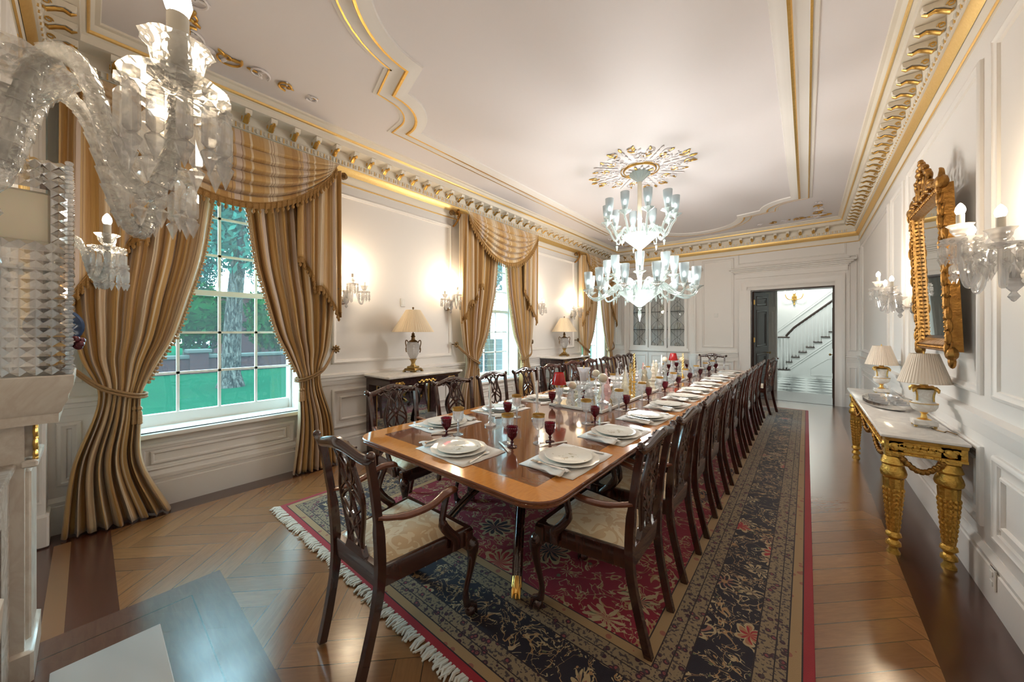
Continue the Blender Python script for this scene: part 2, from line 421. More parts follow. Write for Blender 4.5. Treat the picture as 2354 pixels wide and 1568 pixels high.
# ---------------------------------------------------------------- mesh helpers
class MB:
    def __init__(s): s.v, s.f, s.mi, s.uv = [], [], [], None
    def add(s, vs, fs, mi=0, mat=None):
        o = len(s.v)
        s.v += [tuple(mat @ V(p)) if mat else tuple(p) for p in vs]
        s.f += [tuple(i + o for i in f) for f in fs]; s.mi += [mi] * len(fs); return s
    def box(s, x0, y0, z0, x1, y1, z1, mi=0, mat=None, b=0.):
        if b:
            b = min(b, (x1-x0)/2.01, (y1-y0)/2.01, (z1-z0)/2.01)
            vs = []
            for z, i in ((z0, b), (z0 + b, 0), (z1 - b, 0), (z1, b)):
                for px, py in ((x0+i, y0+i+b), (x0+i+b, y0+i), (x1-i-b, y0+i), (x1-i, y0+i+b), (x1-i, y1-i-b), (x1-i-b, y1-i), (x0+i+b, y1-i), (x0+i, y1-i-b)):
                    vs.append((px, py, z))
            fs = [tuple(reversed(range(8))), tuple(range(24, 32))]
            for k in range(3):
                for a in range(8):
                    c = (a + 1) % 8; fs.append((k*8+a, k*8+c, k*8+8+c, k*8+8+a))
            return s.add(vs, fs, mi, mat)
        vs = [(x0,y0,z0),(x1,y0,z0),(x1,y1,z0),(x0,y1,z0),(x0,y0,z1),(x1,y0,z1),(x1,y1,z1),(x0,y1,z1)]
        return s.add(vs, [(3,2,1,0),(4,5,6,7),(0,1,5,4),(1,2,6,5),(2,3,7,6),(3,0,4,7)], mi, mat)
    def lathe(s, prof, n=20, c=(0,0,0), mi=0, mat=None, wave=None, cap=True, sq=1.):
        vs = []
        for (r, z) in prof:
            for i in range(n):
                a = 2*pi*i/n; q = r * (wave(a, z) if wave else 1)
                vs.append((c[0] + q*cos(a), c[1] + q*sin(a)*sq, c[2] + z))
        fs = []
        for k in range(len(prof)-1):
            for i in range(n):
                j = (i+1) % n; fs.append((k*n+i, k*n+j, (k+1)*n+j, (k+1)*n+i))
        if cap:
            if prof[0][0] > 1e-5: fs.append(tuple(reversed(range(n))))
            if prof[-1][0] > 1e-5: fs.append(tuple(range((len(prof)-1)*n, len(prof)*n)))
        return s.add(vs, fs, mi, mat)
    def tube(s, pts, r, n=8, mi=0, mat=None, flat=None, up=None, cap=True):
        "round or oval tube through pts; r number or list; flat=(a,b) multipliers"
        pts = [V(p) for p in pts]; m = len(pts)
        if not isinstance(r, (list, tuple)): r = [r]*m
        vs = []; ref = V(up) if up else None; pn = None
        for k, p in enumerate(pts):
            t = (pts[min(k+1, m-1)] - pts[max(k-1, 0)])
            if t.length < 1e-9: t = V((0,0,1))
            t.normalize()
            if ref is not None: a = ref - t*ref.dot(t)
            elif pn is None:
                a = V((0,0,1)) if abs(t.z) < .9 else V((1,0,0)); a = a - t*a.dot(t)
            else: a = pn - t*pn.dot(t)
            if a.length < 1e-6: a = t.orthogonal()
            a.normalize(); pn = a; b = t.cross(a)
            fa, fb = flat or (1, 1)
            for i in range(n):
                q = 2*pi*i/n + pi/n; vs.append(p + a*(cos(q)*r[k]*fa) + b*(sin(q)*r[k]*fb))
        fs = []
        for k in range(m-1):
            for i in range(n):
                j = (i+1) % n; fs.append((k*n+i, k*n+j, (k+1)*n+j, (k+1)*n+i))
        if cap: fs += [tuple(reversed(range(n))), tuple(range((m-1)*n, m*n))]
        return s.add(vs, fs, mi, mat)
    def prism(s, poly, h0, h1, axis='z', mi=0, mat=None):
        n = len(poly)
        def P(a, b, h): return (a, b, h) if axis == 'z' else ((a, h, b) if axis == 'y' else (h, a, b))
        vs = [P(a, b, h0) for a, b in poly] + [P(a, b, h1) for a, b in poly]
        fs = [tuple(reversed(range(n))), tuple(range(n, 2*n))] + [(i, (i+1) % n, n+(i+1) % n, n+i) for i in range(n)]
        return s.add(vs, fs, mi, mat)
    def rings(s, rings, mi=0, mat=None, closed=True, cap=False):
        n = len(rings[0]); vs = [p for r in rings for p in r]; fs = []
        for k in range(len(rings)-1):
            for i in range(n if closed else n-1):
                j = (i+1) % n; fs.append((k*n+i, k*n+j, (k+1)*n+j, (k+1)*n+i))
        if cap: fs += [tuple(reversed(range(n))), tuple(range((len(rings)-1)*n, len(rings)*n))]
        return s.add(vs, fs, mi, mat)
    def sphere(s, c, r, n=12, m=8, mi=0, mat=None, sq=(1,1,1)):
        prof = [(sin(pi*k/m), -cos(pi*k/m)) for k in range(m+1)]
        vs = []; 
        for (q, z) in prof:
            for i in range(n):
                a = 2*pi*i/n; vs.append((c[0]+r*q*cos(a)*sq[0], c[1]+r*q*sin(a)*sq[1], c[2]+r*z*sq[2]))
        fs = [(k*n+i, k*n+(i+1) % n, (k+1)*n+(i+1) % n, (k+1)*n+i) for k in range(m) for i in range(n)]
        return s.add(vs, fs, mi, mat)
    def frame(s, u0, u1, v0, v1, place, prof, mi=0):
        "mitred moulding round a rectangle; prof = [(inset, height)], place(u, v, h) -> point"
        R = []
        for d, h in prof:
            R.append([place(u0+d, v0+d, h), place(u1-d, v0+d, h), place(u1-d, v1-d, h), place(u0+d, v1-d, h)])
        return s.rings(R, mi)
    def obj(s, name, mats, parent=None, smooth=38, loc=None, fix=True):
        me = bpy.data.meshes.new(name)
        me.from_pydata(s.v, [], s.f)
        if not isinstance(mats, (list, tuple)): mats = [mats]
        for m in mats: me.materials.append(M[m] if isinstance(m, str) else m)
        for p, i in zip(me.polygons, s.mi): p.material_index = i
        if s.uv:
            ul = me.uv_layers.new(name='UVMap')
            for l in me.loops: ul.data[l.index].uv = s.uv[l.vertex_index]
        if fix:
            import bmesh
            bm = bmesh.new(); bm.from_mesh(me)
            bmesh.ops.remove_doubles(bm, verts=bm.verts, dist=1e-6) if not s.uv else None
            bmesh.ops.recalc_face_normals(bm, faces=bm.faces); bm.to_mesh(me); bm.free()
        if smooth:
            me.shade_smooth(); me.set_sharp_from_angle(angle=rad(smooth))
        me.update()
        o = bpy.data.objects.new(name, me); COL.objects.link(o)
        if parent: o.parent = parent
        if loc: o.location = loc
        return o

def tag(o, label=None, cat=None, group=None, kind=None):
    if label: o['label'] = label
    if cat: o['category'] = cat
    if group: o['group'] = group
    if kind: o['kind'] = kind
    return o
def thing(name, label, cat, loc=(0,0,0), rz=0, group=None):
    o = bpy.data.objects.new(name, None); COL.objects.link(o); o.empty_display_size = .1
    o.location = loc; o.rotation_euler = (0, 0, rz)
    return tag(o, label, cat, group)
def struct(name, mb, mats, label=None, parent=None, **k):
    o = mb.obj(name, mats, parent, **k)
    if not parent: o['kind'] = 'structure'
    if label: o['label'] = label
    return o
def dup(o, parent=None):
    c = o.copy(); COL.objects.link(c); c.parent = parent
    for ch in o.children: dup(ch, c)
    return c
def place(proto, used, loc, rz, label, group=None, scale=None):
    o = proto if not used else dup(proto)
    o.location = loc; o.rotation_euler = (0, 0, rz); o['label'] = label
    if group: o['group'] = group
    if scale: o.scale = scale
    return o
def bez(p0, p1, p2, p3, n=10):
    out = []
    for i in range(n+1):
        t = i/n; a = (1-t)**3; b = 3*(1-t)**2*t; c = 3*(1-t)*t*t; d = t**3
        out.append(tuple(a*p0[k]+b*p1[k]+c*p2[k]+d*p3[k] for k in range(len(p0))))
    return out
def spline(pts, n=6):
    "Catmull-Rom through pts"
    P = [V(p) for p in pts]; P = [P[0]*2-P[1]] + P + [P[-1]*2-P[-2]]; out = []
    for k in range(1, len(P)-2):
        for i in range(n):
            t = i/n; a, b, c, d = P[k-1], P[k], P[k+1], P[k+2]
            out.append(((b*2) + (c-a)*t + (a*2-b*5+c*4-d)*t*t + (b*3-a-c*3+d)*t**3)*.5)
    out.append(P[-2]); return out
def lerp(a, b, t): return a+(b-a)*t
def interp(tab, z):
    "piecewise smooth table [(z, value)] sorted by z"
    if z <= tab[0][0]: return tab[0][1]
    for (a, p), (b, q) in zip(tab, tab[1:]):
        if z <= b:
            i = tab.index((a, p)); t = (z-a)/(b-a); h = b-a
            m0 = (q-tab[i-1][1])/(b-tab[i-1][0]) if i > 0 else (q-p)/h
            m1 = (tab[i+2][1]-p)/(tab[i+2][0]-a) if i+2 < len(tab) else (q-p)/h
            return (2*t**3-3*t*t+1)*p+(t**3-2*t*t+t)*h*m0+(3*t*t-2*t**3)*q+(t**3-t*t)*h*m1
    return tab[-1][1]
ORD = ['first','second','third','fourth','fifth','sixth','seventh','eighth','ninth','tenth','eleventh','twelfth']

# ---------------------------------------------------------------- room shell
YB = 16.2     # back of the stair hall
mb = MB(); mb.box(XL-.36, YN-.3, -.06, XR+.3, YE+.0, 0)
struct('floor', mb, 'parquet')
mb = MB(); mb.box(-1.4, YE, -.06, 1.6, 11.0, 0); mb.box(-1.05, YE-.01, -.02, .55, YE+.02, .004)
struct('floor_passage', mb, 'parquet')
mb = MB(); mb.box(-5, 11.0, -.06, 6, YB, 0); struct('floor_hall', mb, 'checker')
mb = MB(); mb.box(XL-.36, YN-.3, ZC, XR+.3, YE+.35, ZC+.1); struct('ceiling', mb, 'ceil')

WH, WZ0, WZ1 = .62, .63, 3.02
# left wall with three window openings
mb = MB(); ys = [YN-.3]
for c in WINC: ys += [c-WH, c+WH]
ys.append(YE+.35)
for i in range(0, len(ys), 2): mb.box(XL-.36, ys[i], 0, XL, ys[i+1], ZC)
for c in WINC:
    mb.box(XL-.36, c-WH, 0, XL, c+WH, WZ0); mb.box(XL-.36, c-WH, WZ1, XL, c+WH, ZC)
struct('wall_left', mb, 'paint')
PF = [(0,0),(0,.014),(.008,.022),(.022,.024),(.030,.016),(.046,.012),(.052,.003),(.052,0)]     # picture-frame moulding
PF2 = [(0,0),(0,.010),(.006,.016),(.018,.016),(.026,.004),(.026,0)]
PANEL = [(0,0),(0,.012),(.02,.018),(.03,.004),(.05,.004),(.08,.014),(.081,.014)]
def panels_on(mb, place, uppers, dados, z_up=(1.09, 3.10), z_dado=(.34, .80)):
    for a, b in uppers: mb.frame(a, b, *z_up, place, PF)
    for a, b in dados:
        mb.frame(a, b, *z_dado, place, PF)
        if b-a > .3: mb.frame(a+.09, b-.09, z_dado[0]+.09, z_dado[1]-.09, place, PF2)
def rail(mb, place, a, b, z0=.90, deep=.045):
    "chair rail profile extruded along u"
    prof = [(z0-.05,0),(z0-.05,.010),(z0-.03,.014),(z0,.016),(z0+.005,.028),(z0+.035,.030),(z0+.045,deep),(z0+.075,deep),(z0+.085,.02),(z0+.085,0)]
    mb.rings([[place(a, z, h), place(b, z, h)] for z, h in prof], closed=False)
def skirt(mb, place, a, b, top=.26):
    prof = [(0,0),(0,.030),(top-.06,.030),(top-.055,.022),(top-.03,.026),(top,.006),(top,0)]
    mb.rings([[place(a, z, h), place(b, z, h)] for z, h in prof], closed=False)
pl = lambda u, v, h: (XL+h, u, v)
mb = MB()
gaps = [(YN, WINC[0]-.98), (WINC[0]+.95, WINC[1]-.95), (WINC[1]+.95, WINC[2]-.95)]
mids = [(WINC[0]+.96, WINC[1]-.98), (WINC[1]+.96, WINC[2]-.98)]
panels_on(mb, pl, mids, mids)
panels_on(mb, pl, [(9.0, 9.40)], [(9.0, 9.40)])
panels_on(mb, pl, [(-.15, -.03)], [(-.15, -.03)])
for a, b in [(YN, WINC[0]-WH-.1), (WINC[0]+WH+.1, WINC[1]-WH-.1), (WINC[1]+WH+.1, WINC[2]-WH-.1), (WINC[2]+WH+.1, YE)]: rail(mb, pl, a, b)
for c in WINC:
    mb.frame(c-WH-.10, c+WH+.10, .24, WZ1+.12, pl, [(0,0),(0,.03),(.03,.03),(.04,.022),(.10,.018),(.10,0)])
    mb.frame(c-.58, c+.58, .30, .53, pl, PF); mb.frame(c-.50, c+.50, .36, .47, pl, PF2)
struct('trim_1', mb, 'paint', 'white moulded panels on the window wall')
mb = MB(); skirt(mb, pl, YN, YE); struct('baseboard_left', mb, 'paint')

# windows
PX = XL-.26
for wi, c in enumerate(WINC):
    mb = MB()
    x0, x1 = PX-.025, PX+.025
    z0, z1 = .66, 2.98; half = .60
    mb.box(x0-.03, c-WH+.002, WZ0, x1+.03, c-half, WZ1-.002); mb.box(x0-.03, c+half, WZ0, x1+.03, c+WH-.002, WZ1-.002)
    mb.box(x0-.03, c-WH+.002, z1, x1+.03, c+WH-.002, WZ1-.002)
    mb.box(x0, c-half, z0-.03, x1, c+half, z0+.075)           # bottom rail
    mb.box(x0-.01, c-half, 1.815, x1+.01, c+half, 1.865)       # meeting rail
    gx0, gx1 = PX-.012, PX+.012
    for k in range(1, 4): mb.box(gx0, c-half+k*.3-.011, z0+.07, gx1, c-half+k*.3+.011, z1)
    for z in (1.09, 1.46, 2.21, 2.58): mb.box(gx0, c-half, z-.011, gx1, c+half, z+.011)
    wo = struct('window_%d' % (wi+1), mb, 'paint')
    g = MB(); g.box(PX-.002, c-half, z0+.07, PX+.002, c+half, z1); g.obj('pane', 'clearpane', wo)
    mb = MB(); mb.box(XL-.25, c-WH+.001, .615, XL+.055, c+WH-.001, .632); mb.box(XL+.001, c-WH-.08, .585, XL+.075, c+WH+.08, .632, b=.008)
    mb.obj('window_sill', 'paint', wo)

# right wall
mb = MB(); mb.box(XR, YN-.3, 0, XR+.3, YE, ZC); struct('wall_right', mb, 'paint')
pr = lambda u, v, h: (XR-h, u, v)
mb = MB()
segs = [(.10, 2.42), (2.62, 3.14), (3.32, 5.26), (5.45, 6.12), (6.34, 9.0)]
panels_on(mb, pr, segs, segs, (1.10, 3.05)); panels_on(mb, pr, [(9.1, 9.36)], [(9.1, 9.36)], (1.10, 3.05))
rail(mb, pr, YN, YE, .92)
struct('trim_2', mb, 'paint', 'white moulded panels on the mirror wall')
mb = MB(); skirt(mb, pr, YN, YE); struct('baseboard_right', mb, 'paint')
t = thing('wall_outlet', 'small white outlet plate low on the right wall above the baseboard', 'outlet', (XR-.031, 3.05, .17))
mb = MB(); mb.box(-.008, -.035, -.055, 0, .035, .055, b=.003); mb.obj('cover_plate', 'plastic', t)
for dz in (-.025, .025):
    mb = MB(); mb.box(-.012, -.018, dz-.014, -.007, .018, dz+.014, b=.003); mb.obj('socket', 'plastic', t)

# end wall: cabinet niche and doorway
CX0, CX1, CZ0, CZ1 = -3.70, -2.22, 1.03, 2.52
DX0, DX1, DZ = -.95, .45, 2.385
mb = MB(); T = .34
mb.box(XL-.36, YE, 0, CX0, YE+T, ZC); mb.box(CX0, YE, 0, CX1, YE+T, .04); mb.box(CX0, YE, CZ1, CX1, YE+T, ZC)
mb.box(CX1, YE, 0, DX0, YE+T, ZC); mb.box(DX0, YE, DZ, DX1, YE+T, ZC); mb.box(DX1, YE, 0, XR+.3, YE+T, ZC)
mb.box(CX0-.02, YE+T, 0, CX1+.02, YE+T+.02, CZ1+.02)
struct('wall_back', mb, 'paint')
pe = lambda u, v, h: (u, YE-h, v)
mb = MB()
panels_on(mb, pe, [(-4.12, -3.88), (-1.93, -1.27)], [(-4.12, -3.88), (-1.93, -1.27)], (1.09, 3.15))
mb.frame(.63, .75, 1.09, 2.95, pe, PF2); mb.frame(.63, .75, .34, .78, pe, PF2)
mb.frame(-1.2, .6, 2.98, 3.22, pe, PF2); mb.frame(-3.8, -2.1, 3.02, 3.22, pe, PF2)
for a, b in [(XL, -3.84), (-2.06, -1.19), (.59, XR)]: rail(mb, pe, a, b, .92); 
# door casing, head and cornice shelf; cabinet casing
CAS = [(0,0),(0,.035),(.03,.04),(.05,.03),(.12,.026),(.15,.034),(.18,.02),(.215,.015),(.22,.0)]
mb.frame(DX0-.22, DX1+.13, -.3, DZ+.22, pe, [(a*.6 if False else a, h) for a, h in CAS][:6] + [(.13, .02), (.13, 0)])
mb.box(DX0-.22, YE-.035, .0, DX0-.001, YE+.001, DZ+.0); 
for (a, b, zb) in ((-1.24, .62, 2.66), (-3.90, -2.02, 2.74)):
    mb.box(a, YE-.04, zb, b, YE, zb+.10)
    for k, (d, z) in enumerate([(.05, .10), (.075, .13), (.11, .16), (.15, .19)]):
        mb.box(a-d+.03, YE-d, zb+z, b+d-.03 if b < .6 else min(b+d-.03, XR-.01), YE, zb+z+.032, b=.006)
mb.frame(CX0-.16, CX1+.16, -.3, CZ1+.16, pe, [(0,0),(0,.035),(.03,.04),(.05,.028),(.13,.024),(.15,.03),(.16,0)])
struct('trim_3', mb, 'paint', 'white panelling, door casing and cabinet surround on the end wall')
mb = MB()
for a, b in [(XL, -3.86), (-2.06, -1.17), (.58, XR)]: skirt(mb, pe, a, b)
struct('baseboard_back', mb, 'paint')
# jamb lining of the doorway (dark inside faces) 
mb = MB(); mb.box(DX0, YE+.02, DZ-.03, DX1, YE+T, DZ); mb.box(DX0, YE+.02, 0, DX0+.02, YE+T, DZ-.03); mb.box(DX1-.02, YE+.02, 0, DX1, YE+T, DZ-.03)
struct('trim_4', mb, 'doorwood', 'dark wooden lining inside the doorway')

# near wall with chimney breast
mb = MB(); mb.box(XL-.36, YN-.3, 0, XR+.3, YN, ZC); struct('wall_near', mb, 'paint')
pn = lambda u, v, h: (u, YN+h, v)
mb = MB()
mb.box(XL, YN, 0, -3.99, YN+.085, ZC-.4); mb.box(XL, YN, 0, -3.96, YN+.10, .22, b=.01)
for z0, z1 in ((.30, .86), (1.06, 3.05)): mb.frame(YN+.02, YN+.07, z0, z1, lambda u, v, h: (-3.99+h, u, v), [(0,0),(0,.01),(.012,.004),(.012,0)])
panels_on(mb, pn, [(-3.35, -3.0)], [(-3.8, -3.0)])
rail(mb, pn, -3.99, -2.9)
struct('trim_5', mb, 'paint', 'white pilaster and panels beside the fireplace')
mb = MB()
for k in range(5): mb.box(-3.86+k*.09, YN, 1.5, -3.82+k*.09, YN+.03, 3.1, b=.008)
mb.box(-3.90, YN, 1.45, -3.42, YN+.018, 3.15)
struct('trim_6', mb, 'goldtrim', 'gilt strip on the wall beside the fireplace')

# ---------------------------------------------------------------- cornice (follows all four walls)
X0c, X1c, Y0c, Y1c = XL, XR, -.17, YE
def ringz(d, z): return [(X0c+d, YN+d, z), (X1c-d, YN+d, z), (X1c-d, Y1c-d, z), (X0c+d, Y1c-d, z)]
def ring_profile(prof): 
    mb = MB(); mb.rings([ringz(d, z) for d, z in prof]); return mb
zb = 3.33
struct('trim_7', ring_profile([(0,zb-.13),(.012,zb-.13),(.02,zb-.11),(.02,zb-.02),(.02,zb),(.05,zb+.03),(.055,zb+.055),(.075,zb+.06),(.08,zb+.115),(.085,zb+.12),(.09,zb+.20),(.225,zb+.205),(.235,zb+.205),(.24,zb+.255),(.27,zb+.27),(.30,zb+.32),(.325,zb+.325),(.33,ZC)]), 'cream', 'deep cream ceiling cornice')
mb = MB()
for prof in ([(.021,zb-.022),(.034,zb-.004),(.054,zb+.028),(.059,zb+.056)], [(.012,zb-.132),(.022,zb-.128),(.020,zb-.118)], [(.262,zb+.262),(.272,zb+.268),(.278,zb+.284)]):
    mb.rings([ringz(d+.002, z) for d, z in prof])
# egg-and-dart
def along(step, d):
    "points along the four walls: (x, y, inward angle)"
    for y in [YN+.2+step*k for k in range(int((YE-YN-.3)/step))]:
        yield X0c+d, y, 0; yield X1c-d, y, pi
    for x in [X0c+.2+step*k for k in range(int((X1c-X0c-.3)/step))]:
        yield x, Y1c-d, -pi/2
        yield x, YN+d, pi/2
for x, y, a in along(.066, .078):
    mb.sphere((x, y, zb+.088), .02, 6, 4, 1, sq=(.8, .8, 1.25))
for x, y, a in along(.066, .072):
    m = Matrix.Translation((x, y, 0)) @ Matrix.Rotation(a, 4, 'Z')
    mb.box(-.005, .029, zb+.066, .012, .037, zb+.112, 0, m)
struct('trim_8', mb, ['goldtrim', 'cream'], 'gilt egg-and-dart lines of the cornice')
# scrolled modillions with gilt leaves, coffers between
mb = MB()
def modillion(x, y, a):
    m = Matrix.Translation((x, y, zb)) @ Matrix.Rotation(a, 4, 'Z')
    # along local +x out of the wall; hung under the shelf at z=.205
    s_ = [(0,.13),(.02,.125),(.05,.15),(.09,.165),(.12,.155),(.135,.17),(.14,.20),(0,.20)]
    mb.prism(s_, -.026, .026, 'y', 1, m)
    mb.tube([(.008,.0,.128),(.02,.0,.118),(.05,0,.140),(.085,0,.157),(.115,0,.145),(.138,0,.16)], [.010,.015,.014,.014,.012,.006], 6, 0, m, flat=(.7,1.5), up=(0,0,1))
    for s2 in (-1, 1): mb.tube([(.022+.020*cos(q)*(1-q/14), s2*.028, .155+.020*sin(q)*(1-q/14)) for q in [k*.8 for k in range(12)]], .004, 4, 0, m)
for x, y, a in along(.205, .085): modillion(x, y, a)
struct('trim_9', mb, ['gold', 'cream'], 'gilt-leafed scroll brackets under the cornice')

# ---------------------------------------------------------------- moulded gilt frame on the ceiling
def offset_path(P, o):
    n = len(P); out = []
    for i in range(n):
        a, b, c = V(P[i-1]), V(P[i]), V(P[(i+1) % n])
        d1 = (b-a).normalized(); d2 = (c-b).normalized(); n1 = V((d1.y, -d1.x)); n2 = V((d2.y, -d2.x))
        k = n1+n2; k = k/max(k.length_squared, 1e-6)*2 if k.length > .3 else n1
        if k.length > 2.: k = k.normalized()*2.
        out.append(b+k*o)
    return out
CXm, YA, YC2, HX = -1.73, 1.83, 7.85, 1.60
def ceil_path():
    P = []
    def arc(cx, cy, r, a0, a1, n):
        for i in range(n+1):
            a = rad(a0+(a1-a0)*i/n); P.append((cx+r*cos(a), cy+r*sin(a)))
    L, R = CXm-HX, CXm+HX
    r, rb = .455, .78
    arc(R, YA, r, 90, 180, 10)                       # near right notch
    arc(CXm, YA-.10, rb, 0, -180, 28)
    arc(L, YA, r, 0, 90, 10)
    arc(L, YC2, r, -90, 0, 10)
    arc(CXm, YC2+.08, rb, 180, 0, 28)
    arc(R, YC2, r, 180, 270, 10)
    return P
CP = ceil_path()
def csweep(mb, prof, mi):
    mb.rings([[(p.x, p.y, z) for p in offset_path(CP, o)] for o, z in prof], mi)
mb = MB()
csweep(mb, [(.07,ZC),(.065,ZC-.016),(.03,ZC-.022),(.0,ZC-.036),(-.03,ZC-.040)], 0)
csweep(mb, [(-.03,ZC-.040),(-.05,ZC-.040),(-.058,ZC-.03)], 1)
csweep(mb, [(-.058,ZC-.03),(-.07,ZC-.018),(-.15,ZC-.016),(-.152,ZC-.020)], 0)
csweep(mb, [(-.152,ZC-.022),(-.166,ZC-.022),(-.168,ZC-.012)], 1)
csweep(mb, [(-.168,ZC-.014),(-.20,ZC-.010),(-.205,ZC)], 0)
mb2 = MB()
struct('trim_10', mb, ['paint', 'gold'], 'shaped white and gilt moulding frame on the ceiling', smooth=50)

def scroll(mb, cx, cy, z, size, turns, a0, hand, mi, r=.008):
    pts = []
    for k in range(26):
        t = k/25; q = a0+hand*turns*2*pi*t; rr = size*(1-t)**1.1+.006
        pts.append((cx+rr*cos(q), cy+rr*sin(q), z))
    mb.tube(pts, [r*(1-.5*k/25) for k in range(26)], 5, mi)
def leafy(mb, x, y, z, a, l, mi):
    m = Matrix.Translation((x, y, z)) @ Matrix.Rotation(a, 4, 'Z')
    mb.sphere((l*.5, 0, 0), l*.5, 8, 5, mi, m, sq=(1, .36, .22))
# acanthus corner ornaments on the ceiling
for k, (cx, cy, sx, sy) in enumerate([(XL+.62, .45, 1, 1), (XR-.62, YE-.62, -1, -1), (XL+.62, YE-.62, 1, -1), (XR-.62, .45, -1, 1)]):
    mb = MB()
    for arm in (0, 1):
        for i in range(5):
            t = i/4.; u = .05+.85*t
            x = cx + (sx*u if arm else 0) ; y = cy + (0 if arm else sy*u)
            s_ = .11*(1-.55*t)
            scroll(mb, x, y, ZC-.012, s_, 1.4, arm*pi/2+i, 1 if i % 2 else -1, i % 2, .010)
            for q in range(3): leafy(mb, x, y, ZC-.008, i*1.3+q*2.1+arm, s_*1.05, (i+q) % 2)
    leafy(mb, cx, cy, ZC-.01, 0, .2, 1); leafy(mb, cx, cy, ZC-.01, 1.57, .2, 0)
    struct('trim_%d' % (11+k), mb, ['ceil', 'gold'], 'scrolled acanthus ornament in a ceiling corner')
# ceiling rose
mb = MB(); RC = (-1.74, 4.80)
mb.lathe([(.0,ZC-.05),(.10,ZC-.05),(.16,ZC-.03),(.20,ZC-.016)], 40, (*RC, 0), 0)
for rr in (.205, .245): mb.tube([(RC[0]+rr*cos(2*pi*i/48), RC[1]+rr*sin(2*pi*i/48), ZC-.014) for i in range(49)], .010 if rr < .22 else .007, 6, 1)
for i in range(12): leafy(mb, RC[0]+.09*cos(i*pi/6), RC[1]+.09*sin(i*pi/6), ZC-.045, i*pi/6, .10, 1 if i % 3 == 0 else 0)
for q in range(8):
    A = q*pi/4; long_ = q % 2 == 0
    for i in range(4):
        rr = .30+i*.105 if long_ else .29+i*.085
        x, y = RC[0]+rr*cos(A), RC[1]+rr*sin(A)
        for h in (-1, 1):
            aa = A+h*(.30-.03*i)
            x2, y2 = RC[0]+rr*cos(aa), RC[1]+rr*sin(aa)
            scroll(mb, x2, y2, ZC-.012, .065, 1.3, A+h*i, h, 0 if i < 2 else (i+q) % 2, .008)
            leafy(mb, x2, y2, ZC-.010, A+h*.5, .085, 1 if i == 3 else 0)
        leafy(mb, x, y, ZC-.012, A, .10, 1 if i == 3 and long_ else 0)
    R2 = .62 if long_ else .50
    for i in range(7):
        aa = A + (i-3)*.10
        leafy(mb, RC[0]+(R2-.02*abs(i-3))*cos(aa), RC[1]+(R2-.02*abs(i-3))*sin(aa), ZC-.012, aa+(i-3)*.35, .055, 1 if i % 2 else 0)
struct('trim_15', mb, ['ceil', 'gold'], 'round white and gilt ceiling rose above the chandelier')

# ---------------------------------------------------------------- passage and stair hall
mb = MB()
mb.box(-1.40, YE+.34, 0, -1.30, 11.0, 3.0); mb.box(.86, YE+.34, 0, .96, 11.0, 3.0)
mb.box(-1.40, 11.0, 0, -.56, 11.2, 3.0); mb.box(.80, 11.0, 0, 1.6, 11.2, 3.0); mb.box(-1.4, 11.0, 2.62, 1.6, 11.2, 3.2)
mb.box(-1.4, YE+.3, 2.95, 1.6, 11.0, 3.05)
for z0, z1 in ((.2, .8), (.92, 2.0), (2.08, 2.5)): mb.frame(-.68, -.585, z0, z1, lambda u, v, h: (u, 11.0-h, v), PF2)
struct('wall_passage', mb, 'hallpaint')
mb = MB(); mb.box(-5, YB-.4, 0, 6, YB, 6); mb.box(-5, 11.0, 0, -4.9, YB, 6); mb.box(5.9, 11, 0, 6, YB, 6); mb.box(-5, 11.0, 0, -1.4, 11.2, 6); mb.box(1.6, 11, 0, 6, 11.2, 6); mb.box(-1.4, 11, 3.2, 1.6, 11.2, 6)
YS = 14.5
for dz, dd in ((.42, .03), (.50, .015), (.18, .012), (.10, .02)):
    mb.rings([[(-1.6, YB-.4-dd*h, .80+dz+h2*.03+.91*(-1.6+.64)+.35), (2.2, YB-.4-dd*h, .80+dz+h2*.03+.91*(2.2+.64)+.35)] for h, h2 in ((0,0),(1,0),(1,1),(0,1))], closed=False)
struct('wall_hall', mb, 'hallpaint')
mb = MB(); mb.box(-5, 11, 6, 6, YB, 6.1); struct('ceiling_hall', mb, 'hallpaint')

stair = thing('staircase', 'white staircase with dark treads and dark handrail rising in the hall beyond the doorway', 'staircase', (0, YS, 0))
def stx(k): return -.44+.18*k
mb = MB()
for k in range(8):
    x = stx(k); z = .50+.163*k
    mb.box(x-.09, 0, 0, x+.09, 1.0, z-.03)
mb.box(-.55, -.0, 0, -.43, 1.0, .30)
for z0, z1 in ((.10, .30),): pass
# string moulding parallel to the pitch
for dz in (-.22, -.30):
    mb.tube([(stx(0)-.1, -.008, .50+dz-.09), (stx(7), -.008, .50+.163*7+dz)], .012, 6)
mb.tube([(.1, -.008, .10), (.62, -.008, .10), (.62, -.008, .62), (.50, -.008, .62), (.1, -.008, .30), (.1, -.008, .10)], .008, 5)
mb.obj('carcass', 'hallpaint', stair)
for k in range(8):
    m2 = MB(); m2.box(stx(k)-.115, -.05, .47+.163*k, stx(k)+.10, 1.0, .50+.163*k, b=.008); m2.obj('tread', 'doorwood', stair)
m2 = MB()
for k in range(8): m2.box(stx(k)-.092, .05, .36+.163*k, stx(k)-.086, 1., .468+.163*k)
m2.obj('riser_board', 'hallpaint', stair)  # thin riser boards in the same hall paint as the carcass
m2 = MB(); m2.lathe([(.0,0),(.19,0),(.19,.20),(.175,.22),(.0,.22)], 28, (-.58, .06, 0)); m2.obj('curved_bottom_step', 'hallpaint', stair)
m2 = MB(); m2.lathe([(.0,.22),(.20,.22),(.205,.235),(.20,.25),(.0,.25)], 28, (-.58, .06, 0)); m2.obj('tread', 'doorwood', stair)
BAL = [(.016,0),(.016,.16),(.021,.18),(.014,.20),(.020,.24),(.022,.30),(.014,.46),(.010,.62),(.009,.80),(.009,1.)]
